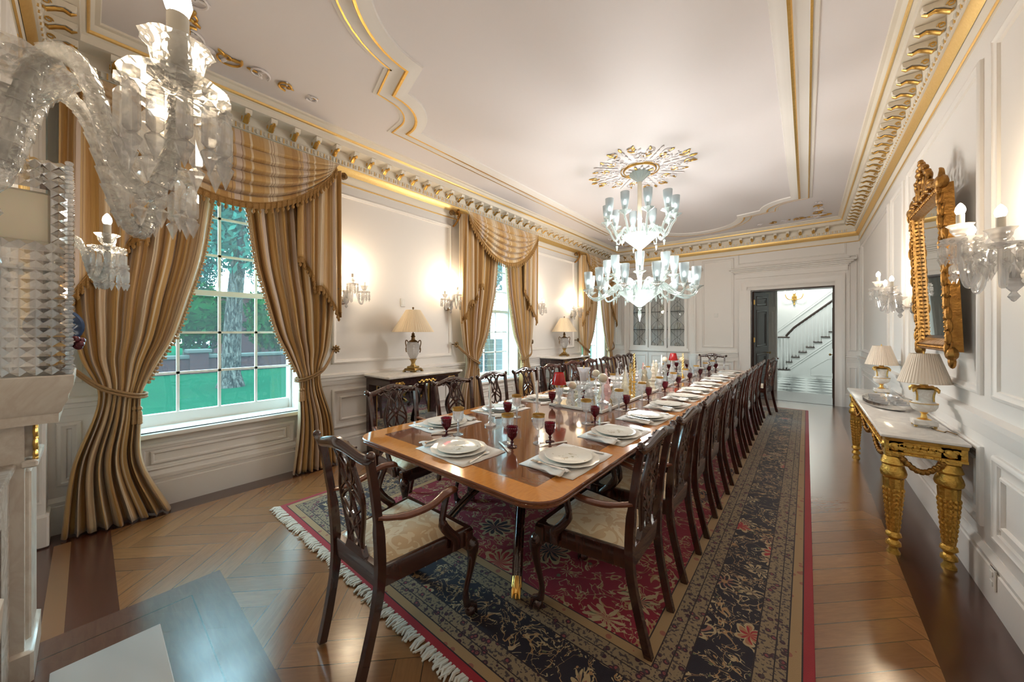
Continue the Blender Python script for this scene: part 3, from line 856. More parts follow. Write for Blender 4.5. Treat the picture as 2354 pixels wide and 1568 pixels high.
def baluster(x, y, z0, z1):
    m2 = MB(); h = z1-z0
    m2.lathe([(r, t*h) for r, t in BAL], 8, (x, y, z0)); m2.obj('baluster', 'hallpaint', stair)
for k in range(8):
    for q in (-.045, .045):
        x = stx(k)+q; baluster(x, -.01, .50+.163*k, 1.29+.893*(x+.64)-.02)
for i in range(9):
    a = i*2*pi/9+.2; baluster(-.58+.14*cos(a), .06+.14*sin(a), .25, 1.265)
m2 = MB(); m2.tube([(-.72,.06,1.28)]+[(-.58+.14*cos(a), .06+.14*sin(a), 1.28) for a in [pi+k*pi/5 for k in range(1, 7)]]+[(-.50,-.01,1.33),(-.30,-.01,1.29+.893*.34),(stx(7)+.3,-.01,1.29+.893*(stx(7)+.94))], .03, 8, flat=(.8, 1.2)); m2.lathe([(0,1.265),(.16,1.265),(.165,1.29),(.12,1.31),(0,1.315)], 24, (-.58,.06,0))
m2.obj('handrail', 'doorwood', stair)
hs = thing('hall_sconce', 'small gilt wall light above the stairs seen through the doorway', 'sconce', (-.32, YB-.40, 2.62)); hs.scale = (1.5, 1.5, 1.5)
m2 = MB(); m2.lathe([(0,-.16),(.02,-.14),(.012,-.08),(.045,-.02),(.05,.04),(.02,.08),(.03,.12),(0,.14)], 12, (0,-.05,0))
for s_ in (-1, 0, 1): m2.tube(bez((0,-.08,-.02), (s_*.10,-.14,-.06), (s_*.16,-.16,0), (s_*.16,-.16-.04*(s_==0),.10), 8), .009, 6)
m2.obj('gilt_body', 'gold', hs)
for s_ in (-1, 0, 1):
    m2 = MB(); m2.lathe([(.012,.10),(.012,.19)], 8, (s_*.16,-.16-.04*(s_==0),0)); m2.lathe([(0,.19),(.016,.21),(.014,.24),(0,.28)], 8, (s_*.16,-.16-.04*(s_==0),0)); m2.obj('candle_bulb', 'bulb', hs)
lamp('hall_light', hs, (0, -.5, .3), 22, (1., .97, .88), .1)
hl = thing('hall_fill_lantern', 'unseen ceiling lantern added to light the stair hall', 'lantern', (.2, 12.6, 3.9))  # out-of-view lantern, added only to brighten the stair hall
m2 = MB(); m2.lathe([(.0,-.3),(.16,-.25),(.18,.1),(.05,.25),(.01,.3),(.01,2.1)], 12); m2.obj('glass_body', 'frosted', hl)
lamp('hall_fill_light', hl, (0, 0, -.45), 95, (.94, 1., .97), .2)

# door leaves (dark, six-panel)
def leaf(name, lab, hx, hy, ang, w_, hand):
    t = thing(name, lab, 'door', (hx, hy, 0), ang); tag(t, kind='structure')
    mb = MB(); mb.box(0, -.022, .01, w_, .022, DZ-.035)
    for (z0, z1) in ((.12, .52), (.62, .98), (1.12, 1.95), (2.04, 2.26)):
        for s_ in (-1, 1):
            mb.frame(.10, w_-.10, z0, z1, lambda u, v, h: (u, s_*(.022+h), v), [(0,0),(0,.006),(.015,.010),(.03,.002),(.05,.002),(.07,.008),(.071,.008)])
    mb.obj('panelled_leaf', 'doorwood', t)
    m2 = MB()
    for s_ in (-1, 1):
        m2.lathe([(0,0),(.022,.002),(.008,.01),(.008,.035),(.026,.05),(.026,.065),(0,.078)], 14, mat=Matrix.Translation((w_-.07, s_*.022, .98)) @ Matrix.Rotation(-s_*pi/2, 4, 'X'))
    m2.obj('door_knob', 'brass', t)
    for z in (.32, 1.28, 2.12):
        m2 = MB(); m2.box(-.012, -.030, z-.05, .03, -.020, z+.05); m2.lathe([(.008,z-.055),(.008,z+.055)], 8, (-.008,-.028,0)); m2.obj('hinge', 'gold', t)
    return t
leaf('door_1', 'dark brown panelled door leaf standing open on the left of the doorway', DX0+.035, YE+.05, rad(71), .68, 1)
leaf('door_2', 'dark brown door leaf folded back edge-on at the right of the doorway', DX1-.025, YE+.05, rad(86), .62, -1)

# ---------------------------------------------------------------- china cabinet in the end wall
cab = thing('china_cabinet', 'white built-in china cabinet with leaded glass doors in the end wall', 'cabinet', (0, YE, 0))
mb = MB()
mb.box(CX0+.002, .02, .042, CX1-.002, .32, .96); mb.box(CX0-.03, -.045, .955, CX1+.03, .30, .99, b=.008); mb.box(CX0+.002, .315, .99, CX1-.002, .335, CZ1-.002); mb.box(CX0+.002, -.02, .99, CX1-.002, .05, 1.05)
mb.box(CX0+.002, .02, CZ1-.05, CX1-.002, .33, CZ1-.002)
mb.box(CX0+.002, .02, 1.02, CX0+.04, .33, CZ1-.05); mb.box(CX1-.04, .02, 1.02, CX1-.002, .33, CZ1-.05)
mb.obj('carcass', 'paint', cab)
for z in (1.52, 1.98):
    mb = MB(); mb.box(CX0+.04, .06, z-.008, CX1-.04, .31, z+.008); mb.obj('shelf', 'clearpane', cab)
    mb = MB(); mb.box(CX0+.04, .055, z-.009, CX1-.04, .062, z+.009); mb.obj('shelf_edge', 'steel', cab)
for (a, b) in ((-3.66, -3.21), (-3.19, -2.74), (-2.71, -2.26)):
    ww = b-a; t = thing('cabinet_door', None, None, (a, 0, 0)); t.parent = cab; 
    for k in ('label', 'category'):
        if k in t: del t[k]
    mb = MB(); e = .062
    mb.box(0, -.012, 1.05, e, .018, 2.49); mb.box(ww-e, -.012, 1.05, ww, .018, 2.49); mb.box(e, -.012, 1.05, ww-e, .018, 1.105); mb.box(e, -.012, 2.43, ww-e, .018, 2.49)
    mb.obj('door_frame', 'paint', t)
    m2 = MB(); m2.box(e, .004, 1.105, ww-e, .006, 2.43); m2.obj('pane', 'clearpane', t)
    m2 = MB(); cx = ww/2; hw = ww/2-e
    for s_ in (-1, 1):
        pts = [(cx+s_*hw*cos(q*pi/12), .001, 1.105+1.325*q/36) for q in range(37)]
        m2.tube(pts, .004, 4)
        m2.tube([(cx+s_*hw*.45*abs(sin(q*pi/18))**.8, .001, 1.105+1.325*q/36) for q in range(37)], .003, 4)
    m2.tube([(cx, .001, 1.105), (cx, .001, 2.43)], .004, 4)
    m2.obj('lead_tracery', 'steel', t)
    m2 = MB(); m2.sphere((ww-.03 if a < -2.8 else .03, -.022, 1.28), .010, 8, 6); m2.obj('knob', 'silver', t)
for (a, b) in ((-3.66, -3.21), (-3.19, -2.74), (-2.71, -2.26)):
    mb = MB(); mb.box(a, -.008, .10, b, .02, .93); mb.frame(a+.06, b-.06, .17, .86, lambda u, v, h: (u, -.008-h, v), PF2); mb.obj('lower_door', 'paint', cab)
# china on the shelves
k = 0
for z in (1.056, 1.53, 1.99):
    for i in range(7):
        x = -3.56+.205*i
        if (i+int(z*10)) % 3 == 0:
            o = MB(); o.lathe([(.03,0),(.035,.006),(.06,.05),(.072,.09),(.068,.10),(.03,.125),(.012,.135),(.014,.15),(0,.158)], 16); ob = o.obj('china_tureen', 'chinawhite', None, loc=(x, YE+.19, z)); lb = 'lidded white tureen'; ct = 'tureen'
        elif i % 2:
            o = MB(); o.lathe([(.0,0),(.05,.002),(.085,.012),(.088,.014),(.05,.006),(.0,.005)], 20, mat=Matrix.Rotation(rad(78), 4, 'X')); ob = o.obj('display_plate', 'china', None, loc=(x, YE+.27, z+.088)); lb = 'upright patterned plate'; ct = 'plate'
        else:
            o = MB(); o.lathe([(.022,0),(.03,.004),(.018,.014),(.045,.045),(.052,.075),(.048,.075),(.02,.03),(0,.02)], 14); ob = o.obj('china_cup', 'chinawhite', None, loc=(x, YE+.17, z)); lb = 'white china cup'; ct = 'cup'
        tag(ob, '%s, %s from left, %s shelf of glazed cabinet' % (lb, ORD[i], ('bottom', 'middle', 'top')[[1.056, 1.53, 1.99].index(z)]), ct, 'china in the glazed cabinet')
def plate_small(name, lab, cat, loc, rz, w_, h_, extra=None):
    t = thing(name, lab, cat, loc, rz)
    m2 = MB(); m2.box(-w_/2, -.012, -h_/2, w_/2, 0, h_/2, b=.004); m2.obj('cover_plate', 'plastic', t)
    m2 = MB(); m2.box(-w_*.28, -.017, -h_*.3, w_*.28, -.011, h_*.3, b=.002); m2.obj('switch_panel', 'plastic', t)
plate_small('thermostat', 'small white thermostat on the wall above the window-side lamp, nearest the camera', 'thermostat', (XL, 2.72, 1.86), rad(90), .07, .11)
plate_small('thermostat', 'small white thermostat on the wall between the second and third windows', 'thermostat', (XL, 6.62, 1.74), rad(90), .06, .12)
plate_small('wall_dial', 'small white round-cornered wall control on the end wall panel', 'control', (-1.63, YE, 1.85), 0, .08, .10)

# ---------------------------------------------------------------- garden outside the windows
def outx(px_, D):
    k = (px_-1177)/812.; return (D*(-.6401+.7683*k), D*(.7683+.6401*k))
mb = MB(); mb.box(-60, -30, -.5, XL-.40, 40, -.30); o = struct('lawn_ground', mb, 'grass'); o['kind'] = 'structure'
mb = MB(); mb.box(-9.6, -20, -.31, -5.0, 30, -.28, b=.01); struct('path', mb, 'stone')
WXo = -19.9
gw = thing('garden_wall', 'low red brick garden wall with pale stone coping behind the lawn', 'wall', (WXo, 0, -.3))
mb = MB(); mb.box(-.15, -14, 0, .15, 34, .62); mb.obj('brickwork', 'brick', gw)
mb = MB(); mb.box(-.24, -14, .62, .24, 34, .78, b=.03); mb.obj('coping', 'stone', gw)
for y in (-2.2, 3.0, 8.4):
    mb = MB(); mb.box(-.25, y-.3, 0, .32, y+.3, .86); mb.obj('brick_pier', 'brick', gw)
    mb = MB(); mb.box(-.34, y-.4, .86, .42, y+.4, 1.02, b=.03); mb.obj('pier_cap', 'stone', gw)
def leaves(mb, c, r, n, sz, rr, sq=(1, 1, 1)):
    for i in range(n):
        d = V((rr.gauss(0, 1), rr.gauss(0, 1), rr.gauss(0, 1))).normalized()*r*(rr.random()**.4)
        p = V((c[0]+d.x*sq[0], c[1]+d.y*sq[1], c[2]+d.z*sq[2]))
        a = V((rr.gauss(0,1), rr.gauss(0,1), rr.gauss(0,1))).normalized(); b = a.orthogonal().normalized(); s_ = sz*(.6+.8*rr.random())
        mb.add([p-a*s_, p+b*s_*.45, p+a*s_, p-b*s_*.45], [(0,1,2,3)])
rr = random.Random(3)
for i in range(9):
    y = -8+i*2.9; x = -22.6-rr.random()*1.5
    t = thing('evergreen_shrub', 'dark evergreen shrub behind the garden wall, %s from the left seen from the room' % ORD[i], 'shrub', (x, y, -.3), 0, 'evergreens behind the garden wall')
    m2 = MB(); 
    for q in range(4): m2.tube([(rr.uniform(-.2,.2), q*.3-.45, 0), (rr.uniform(-.4,.4), q*.4-.6, 1.6)], [.09,.05], 6)
    m2.obj('stems', 'bark', t)
    m2 = MB(); leaves(m2, (0, 0, 2.5), 1.38, 1500, .16, rr, (1, .96, 1.3)); m2.sphere((0,0,2.5), 1.0, 12, 8, sq=(1,1,1.3)); m2.obj('foliage', 'leaf', t, smooth=0)
def tree(lab, D, px_, h, r, lean, crown, nl):
    x, y = outx(px_, D)
    t = thing('tree', lab, 'tree', (x, y, -.32))
    m2 = MB()
    m2.tube(spline([(0,0,0),(lean*.1,lean*.1,h*.3),(lean*.3,lean*.35,h*.6),(lean*.5,lean*.9,h)], 5), [r*1.45]+[r*(1-.45*k/15) for k in range(1, 16)], 14)
    for q in range(9):
        z = h*(.48+.06*q); a = q*2.4; L = 2.4-.15*q
        m2.tube(spline([(lean*.3,lean*.35,z),(cos(a)*L*.5,sin(a)*L*.5,z+.9),(cos(a)*L,sin(a)*L,z+2.)], 4), [r*.45*(1-k/11) for k in range(9)], 6)
    m2.obj('trunk', 'bark', t)
    m2 = MB()
    for q in range(14):
        a = q*2.4; L = 1.+.16*q
        leaves(m2, (cos(a)*L*crown, sin(a)*L*crown, h*.66+.34*q), 1.35, int(nl*1.5), .13, rr)
    m2.obj('foliage', 'paleleaf', t, smooth=0)
tree('large tree with pale rough bark on the lawn outside the nearest window', 11.3, 530, 7.4, .27, .6, 1., 520)
tree('slender pale tree behind the garden wall outside the nearest window', 26, 650, 8., .14, .3, .7, 420)
tree('pale leafy tree further left behind the garden wall', 27, 430, 8.5, .2, -.3, .7, 480)
tree('leafy tree outside the second window', 22, 1120, 8.5, .2, .4, .7, 420)
# stone steps outside the second window
x, y = outx(1125, 12.)
st = thing('garden_steps', 'pale stone garden steps with a sloping balustrade outside the second window', 'steps', (x, y, -.3), rad(52))
mb = MB()
for k in range(8): mb.box(-1.8, k*.36, 0, 1.8, k*.36+3.2-k*.36+.4, .18+.18*k, b=.015)
mb.obj('stone_steps', 'stone', st)
for s_ in (-1.95, 1.95):
    mb = MB(); mb.tube([(s_, -.2, .75), (s_, 3.0, 2.35), (s_, 4.4, 2.35)], .11, 8, flat=(.7, 1.3)); mb.box(s_-.16, -.5, 0, s_+.16, -.15, .95, b=.02)
    for k in range(8): mb.lathe([(.05,0),(.08,.12),(.035,.3),(.05,.5)], 8, (s_, .1+k*.36, .15+.18*k))
    mb.obj('balustrade', 'stone', st)
x, y = outx(1150, 16.)
bw = thing('house_wing', 'red brick house wing with green shutter seen through the second window', 'building', (x-1.2, y+2.6, -.3))
mb = MB(); mb.box(-.6, 0, 0, .3, 1., 7); mb.obj('brick_wall', 'brick', bw)
mb = MB(); mb.box(.0, -.06, .6, .45, 0, 5.6); mb.obj('shutter', 'leaf', bw)
x, y = outx(640, 30)
hb = thing('brick_house', 'brick house corner glimpsed behind the garden wall', 'building', (x-2, y-.5, -.3))
mb = MB(); mb.box(-2, -3.2, 0, 2, 1.2, 4.5); mb.obj('brick_wall', 'brick', hb)

# ---------------------------------------------------------------- draperies
def cloth(nu, nv, fn, uvf):
    mb = MB(); mb.uv = []
    for j in range(nv+1):
        for i in range(nu+1):
            mb.v.append(fn(i/nu, j/nv)); mb.uv.append(uvf(i/nu, j/nv))
    for j in range(nv):
        for i in range(nu):
            a = j*(nu+1)+i; mb.f.append((a, a+1, a+nu+2, a+nu+1)); mb.mi.append(0)
    return mb
def thick(o, d=.006):
    m = o.modifiers.new('thickness', 'SOLIDIFY'); m.thickness = d; m.offset = 0; return o
def fringe(pts, drop, parent, mat='fringe', bead=.009, step=.045, name='fringe'):
    mb = MB(); pts = [V(p) for p in pts]
    mb.tube(pts, .007, 6, 0)
    mb.rings([[tuple(p) for p in pts], [tuple(p+V((.004,0,-drop*.55))) for p in pts]], 0, closed=False)
    L = 0; nxt = step/2
    for a, b in zip(pts, pts[1:]):
        d = (b-a).length
        while nxt < L+d:
            p = a+(b-a)*((nxt-L)/d)
            mb.lathe([(0,-drop),(bead*.9,-drop+bead),(bead,-drop+bead*2.),(bead*.55,-drop+bead*2.8),(bead*.8,-drop+bead*3.6),(bead*.3,-drop+bead*4.6),(bead*.2,0)], 6, (p.x+.006, p.y, p.z), 0, cap=False)
            nxt += step
        L += d
    return mb.obj(name, mat, parent)
def pole_of(c, lab):
    t = thing('curtain_pole', lab, 'curtain pole', (XL, c, 3.255))
    mb = MB(); mb.tube([(.10, -.98, 0), (.10, .98, 0)], .018, 10); mb.obj('pole', 'gold', t)
    for s_ in (-1, 1):
        mb = MB(); m = Matrix.Translation((.10, s_*.98, 0)) @ Matrix.Rotation(-s_*pi/2, 4, 'X')
        mb.lathe([(.02,0),(.03,.01),(.015,.025),(.035,.05),(.042,.075),(.03,.10),(.012,.115),(0,.12)], 14, mat=m, wave=lambda a, z: 1+.08*cos(a*6))
        mb.obj('finial', 'bronze', t)
        mb = MB(); y = s_*.94
        mb.tube(spline([(0,y,-.16),(.05,y,-.14),(.12,y,-.07),(.145,y,0),(.12,y,.04),(.08,y,.035)], 4), [.02]*3+[.016]*18, 8, flat=(1, 1.4)) if False else mb.tube(spline([(0,y,-.16),(.05,y,-.14),(.12,y,-.07),(.145,y,0),(.12,y,.04),(.08,y,.035)], 4), .016, 8)
        for q in range(5): mb.sphere((.13+.012*sin(q), y+s_*.012*cos(q*2.), -.05+.028*q), .022, 8, 5, sq=(1,1,.8))
        mb.obj('gilt_bracket', 'carved', t)
    return t
IN = [(0,.50),(.45,.55),(.80,.56),(.98,.555),(1.2,.47),(1.43,.365),(1.78,.27),(2.11,.19),(2.57,.13),(3.25,.06)]
def drapery(c, wi, names):
    for s_ in (-1, 1):
        side = {1: 'right', -1: 'left'}[s_]
        inn = [(z, v-(.12 if s_ < 0 and z < .3 and wi == 0 else 0)) for z, v in IN]
        OUT = [(0,.95),(.5,.90),(.98,.78),(1.3,.87),(1.8,.93),(3.25,.93)]
        AMP = [(0,.045),(.6,.045),(.98,.014),(1.4,.032),(3.25,.036)]
        nf = 8.5
        root = thing('curtain', '%s gold striped silk curtain tied back at %s' % (side, names), 'curtain', (XL+.155, c, 0), 0, 'striped silk curtains')
        ph = wi*1.3+s_
        def fn(u, v):
            z = 3.24*(1-v)+.012
            a, b = interp(inn, z), interp(OUT, z)
            uu = u
            y = lerp(a, b, uu) 
            A = interp(AMP, z)
            x = A*sin(2*pi*nf*u+ph+.25*sin(z*1.3+u*3)) + .3*A*sin(2*pi*nf*2.3*u+1.)
            x += .05*(1-abs(2*u-1))*(z < .98)*(1-z/.98) if z < .98 else 0
            k = math.exp(-((z-1.0)/.10)**2)
            x += .03*k*sin(pi*u)
            y += .006*sin(2*pi*nf*u*1.5+2)*(A/.04)
            return (x, s_*y, z)
        cl = cloth(150, 70, fn, lambda u, v: (u*3.1+.13*wi+.3*(s_ > 0), v*3))
        thick(cl.obj('drape', 'stripe', root), .005)
        pts = [V(fn(0, v/60.)) for v in range(0, 42)]
        # bead fringe on the leading edge
        mb = MB()
        for i in range(len(pts)-1):
            for q in range(2):
                p = pts[i].lerp(pts[i+1], q/2); p.y -= s_*.012
                mb.sphere(p, .014, 6, 4, sq=(1,1,1.1)); 
                if q == 0: mb.tube([p, p+V((0,-s_*.022,-.006))], [.006,.011], 5)
        mb.tube([p+V((.004,s_*.004,0)) for p in pts], .008, 6)
        mb.obj('bead_fringe', 'palefringe', root)
        # cord tie-back and rosette on the wall
        zt = 1.0
        hold = thing('tieback', '%s twisted gold cord tie-back with bronze rosette at %s' % (side, names), 'tieback', (XL, c+s_*.965, 1.27), 0, 'curtain tie-backs')
        mb = MB(); y0 = -s_*.02
        q0 = (.09, y0, -.01); q1 = (.235, s_*(.76-.965), -.22); q2 = (.225, s_*(.60-.965), -.295); q3 = (.155, s_*(.53-.965), -.30); q4 = (.09, s_*(.62-.965), -.27); 
        for dd in (-.011, .011):
            mb.tube([V(p)+V((0,0,dd)) for p in spline([q0, (.16, s_*(.87-.965), -.11), q1, q2, q3, q4], 5)], .010, 7)
        mb.obj('cord', 'cord', hold)
        mb = MB(); mb.tube([(0,0,0),(.10,0,0)], .008, 6)
        for q in range(8):
            a = q*pi/4; mm = Matrix.Translation((.105, 0, 0)) @ Matrix.Rotation(a, 4, 'X')
            mb.sphere((0, .028, 0), .022, 8, 4, 0, mm, sq=(.35, 1, .55))
        mb.sphere((.112,0,0), .012, 8, 6); mb.obj('rosette', 'bronze', hold)
        for q in range(2):
            mb = MB(); m = (.17+.02*q, s_*(.60-.965)-s_*.03*q, -.30)
            mb.tube([m, (m[0], m[1], m[2]-.08)], .004, 5); mb.lathe([(.0,-.08),(.012,-.09),(.016,-.105),(.008,-.118),(.014,-.13),(.017,-.22),(.010,-.225),(0,-.225)], 8, m); mb.obj('tassel', 'palefringe', hold)
        # cascade tail with stepped fringed hem
        tail = thing('curtain_tail', '%s pleated cascade tail with fringed hem at %s' % (side, names), 'drapery', (XL+.245, c, 0), 0, 'cascade tails beside the swags')
        def ft(u, v):
            zb_ = lerp(2.22, 1.68, u)+.05*sin(u*pi*4)
            z = lerp(3.24, zb_, v); y = lerp(.52, .955, u**.9)+.02*v*sin(u*9)
            return (.030*sin(u*2*pi*4+.6)*(1-.2*v)+.012*sin(u*31)-.012*v, s_*y, z)
        ct_ = cloth(60, 26, ft, lambda u, v: (u*1.7+.4, v*1.5)); thick(ct_.obj('pleated_tail', 'stripe', tail), .005)
        fringe([ft(i/40., 1.) for i in range(41)], .10, tail, bead=.014, step=.050)
    sw = thing('swag', 'draped swag valance with tasselled fringe at %s' % names, 'valance', (XL+.250, c, 0), 0, 'swag valances')
    def fs(u, v):
        sh = max(sin(pi*u), 0)**.75
        y = lerp(-.93, .93, u); y *= 1-.05*v*(1-sh)
        top = 3.285-.02*sh
        z = top - v*(.60*sh+.03)
        vv = v**1.25; q = sin(vv*2*pi*5.5+.5+.9*sin(u*4.))
        rip = (abs(sin(vv*pi*5.6+.35*sin(u*4.)))**.55-.6)*.075*sh*min(1, .3+v*1.6)*(1-.5*(v > .93))
        x = .045+.06*sh*sin(pi*min(v*1.1, 1))+rip
        z += .012*cos(vv*2*pi*5.6+.5)*sh*(v < .97)
        return (x, y, z)
    cs = cloth(80, 110, fs, lambda u, v: (u*3.4+.2*wi, v)); thick(cs.obj('swagged_cloth', 'stripe', sw), .005)
    fringe([V(fs(i/90., 1.))+V((.004,0,0)) for i in range(91)], .105, sw, bead=.014, step=.050)
    pole_of(c, 'gilt curtain pole with bronze finials above %s' % names)
for wi, c in enumerate(WINC): drapery(c, wi, ('the window nearest the camera', 'the middle window', 'the farthest window')[wi])

# ---------------------------------------------------------------- rug
mb = MB(); mb.box(RX0, RY0, .001, RX1, RY1, .012, b=.003)
tag(mb.obj('persian_rug', 'rug'), 'large red and navy Persian rug under the dining table', 'rug')
mb = MB(); rr = random.Random(5)
x = RX0+.01
while x < RX1:
    for q in range(3):
        a = rr.uniform(-.012, .012); l = rr.uniform(.045, .075)
        mb.tube([(x+a, RY0+.004, .008), (x+a+rr.uniform(-.01,.01), RY0-l*.5, .014), (x+a+rr.uniform(-.02,.02), RY0-l, .007)], [.006, .008, .004], 5)
    x += .030
o = mb.obj('knotted_fringe', 'rugfringe', bpy.data.objects['persian_rug'])

# ---------------------------------------------------------------- dining table
TX, TY, TZ = -1.59, 4.38, .76
tb = thing('dining_table', 'very long polished mahogany dining table with crossbanded edge', 'table', (TX, TY, 0))
def rr_rect(hx, hy, r, n=8):
    P = []
    for cx, cy, a0 in ((hx-r, hy-r, 0), (-hx+r, hy-r, 90), (-hx+r, -hy+r, 180), (hx-r, -hy+r, 270)):
        for i in range(n+1):
            a = rad(a0+90*i/n); P.append((cx+r*cos(a), cy+r*sin(a)))
    return P
mb = MB(); R = []
for d, z in ((.03,-.036),(.006,-.034),(.0,-.028),(.0,-.022),(.006,-.019),(.002,-.014),(.002,-.006),(.006,0)):
    R.append([(x, y, z) for x, y in rr_rect(TW/2-d, TL/2-d, .16-d)])
mb.rings(R, 0, cap=True)
o = mb.obj('tabletop', 'table', tb, smooth=30, loc=(0, 0, TZ))
mb = MB(); mb.box(-.42, -TL/2+.45, TZ-.085, .42, TL/2-.45, TZ-.036); mb.obj('underframe', 'mahog', tb)
for py in (-2.33, -.78, .78, 2.33):
    mb = MB(); mb.lathe([(.0,.28),(.05,.28),(.07,.32),(.075,.36),(.05,.39),(.045,.46),(.085,.52),(.085,.56),(.05,.60),(.055,.66),(.08,.675)], 20, (0, py, 0)); mb.obj('pedestal_column', 'mahog', tb)
    for k in range(4):
        a = rad(56)*(1 if k % 2 else -1)+(pi if k > 1 else 0)
        if py > -2: a = rad(64)*(1 if k % 2 else -1)+(pi if k > 1 else 0)
        m = Matrix.Translation((0, py, 0)) @ Matrix.Rotation(a, 4, 'Z')
        pts = spline([(.04,0,.40),(.18,0,.43),(.34,0,.36),(.50,0,.22),(.62,0,.085),(.655,0,.055)], 5)
        mb = MB(); mb.tube(pts, .026, 8, 0, m, flat=(1.25, .8), up=(0,1,0)) 
        for q in (-.014, 0, .014): mb.tube([p+V((.010,q,.022)) for p in pts[4:-2]], .005, 5, 0, m)
        mb.obj('leg', 'mahog', tb)
        mb = MB(); mb.tube([(.615,0,.095),(.650,0,.062),(.690,0,.048)], [.026,.030,.014], 8, 0, m, up=(0,1,0))
        for q in (-.4, 0, .4): mb.tube([(.64,.02*q,.085),(.68,.045*q,.062),(.70,.05*q,.035)], [.010,.010,.005], 6, 0, m)
        mb.lathe([(0,-.012),(.020,-.012),(.020,.012),(0,.012)], 12, mat=m @ Matrix.Translation((.668,0,.032)) @ Matrix.Rotation(pi/2, 4, 'X')); mb.obj('brass_claw_caster', 'gold', tb)

# ---------------------------------------------------------------- chairs
def chair(arms):
    t = thing('dining_armchair' if arms else 'dining_chair', 'x', 'chair')
    W = 'mahog'
    fy, ry = .245, -.225
    for s_ in (-1, 1):
        mb = MB(); mb.tube(spline([(s_*.172,-.305,.0),(s_*.178,-.270,.14),(s_*.190,-.235,.32),(s_*.200,-.228,.46),(s_*.207,-.238,.62),(s_*.215,-.262,.80),(s_*.222,-.288,.945)], 4), [.024]*8+[.026]*9+[.021]*8, 4, flat=(1.05, .85), up=(0,1,0)); mb.obj('rear_leg', W, t)
        mb = MB(); fx = .255 if arms else .235
        mb.box(s_*fx-.026, fy-.052, .36, s_*fx+.026, fy, .455, b=.006)
        mb.tube(spline([(s_*fx,fy-.02,.40),(s_*(fx+.012),fy+.004,.345),(s_*(fx+.006),fy-.002,.25),(s_*(fx-.008),fy-.024,.13),(s_*(fx-.004),fy-.018,.06)], 5), [.028,.032,.036,.038,.037,.034,.030,.026,.023,.021,.019,.017,.016,.015,.015,.015,.016,.017,.018,.020,.020], 10)
        mb.sphere((s_*(fx+.002), fy-.002, .032), .031, 10, 8)
        for q in (-.9, -.3, .3, .9): mb.tube([(s_*fx, fy-.012, .07), (s_*fx+.03*sin(q), fy-.002+.03*cos(q), .05), (s_*fx+.034*sin(q), fy+.0+.034*cos(q), .012)], [.011,.010,.005], 5)
        for q in (-1, 0, 1): mb.sphere((s_*(fx+.014)+q*.012, fy+.010, .35-.02*abs(q)), .013, 6, 5)
        mb.obj('front_leg', W, t)
    mb = MB(); f = .27 if arms else .25
    P = [(-.20, ry-.012), (.20, ry-.012), (f, fy), (-f, fy)]
    Pi = [(-.175, ry+.02), (.175, ry+.02), (f-.04, fy-.035), (-f+.04, fy-.035)]
    mb.rings([[(x, y, z) for x, y in Q] for Q, z in ((Pi,.375),(P,.375),(P,.452),([(x*.985, y*.985) for x, y in P],.460),(Pi,.458),(Pi,.375))]); mb.obj('seat_frame', W, t)
    n = 14; mb = MB()
    for j in range(n+1):
        for i in range(n+1):
            u, v = i/n, j/n; y = lerp(ry+.012, fy-.022, v); hw = lerp(.185, f-.022, v); x = lerp(-hw, hw, u)
            e = min(u, 1-u, v, 1-v); z = .452+.050*min(1, (e*5))**.5*(1-.2*abs(2*u-1)**3)
            mb.v.append((x, y, z))
    for j in range(n):
        for i in range(n): a = j*(n+1)+i; mb.f.append((a, a+1, a+n+2, a+n+1)); mb.mi.append(0)
    mb.obj('seat_cushion', 'damask', t, smooth=60)
    by = lambda z: interp([(.46,-.230),(.62,-.240),(.80,-.264),(.95,-.292)], z)
    mb = MB(); 
    prof = [(-.250,.962),(-.238,.952),(-.215,.940),(-.17,.942),(-.10,.958),(-.04,.970),(0,.973),(.04,.970),(.10,.958),(.17,.942),(.215,.940),(.238,.952),(.250,.962)]
    pts = spline([(x, by(.95)-.004-.02*(1-abs(x)/.25), z) for x, z in prof], 3)
    mb.tube(pts, [.017+.006*cos(pi*(k/(len(pts)-1)-.5))**4 for k in range(len(pts))], 8, flat=(1.25, .75), up=(0,0,1))
    for s_ in (-1, 1):
        mb.sphere((s_*.246, by(.95)-.004, .962), .019, 8, 6)
        mb.tube([(s_*.10, by(.95)+.012, .962), (s_*.05, by(.95)+.014, .955), (s_*.02, by(.95)+.014, .970), (0, by(.95)+.014, .955)], .006, 5)
    mb.obj('crest_rail', W, t)
    mb = MB()
    wt = [(0,.060),(.12,.058),(.30,.080),(.55,.098),(.75,.070),(.88,.062),(1,.10)]
    def sp(fx_, r=.0085, t0=0, t1=1):
        pts = []
        for k in range(41):
            q = lerp(t0, t1, k/40); z = lerp(.475, .945, q); pts.append((fx_(q)*interp(wt, q), by(z)+.004, z))
        mb.tube(pts, r, 6, flat=(1.15, .85), up=(0,1,0))
    for s_ in (-1, 1):
        sp(lambda q: s_, .010)
        sp(lambda q: s_*cos(pi*2.5*q), .0085); sp(lambda q: s_*(.5+.5*cos(pi*4*q)), .0075)
        sp(lambda q: s_*(.35+.30*sin(pi*3*q)), .0075)
        mb.tube([(s_*.10, by(.93), .938), (s_*.125, by(.93), .925), (s_*.15, by(.93), .938)], .007, 5)
    mb.prism([(-.085,.455),(.085,.455),(.062,.50),(-.062,.50)], -.238, -.212, 'y')
    mb.obj('pierced_splat', W, t)
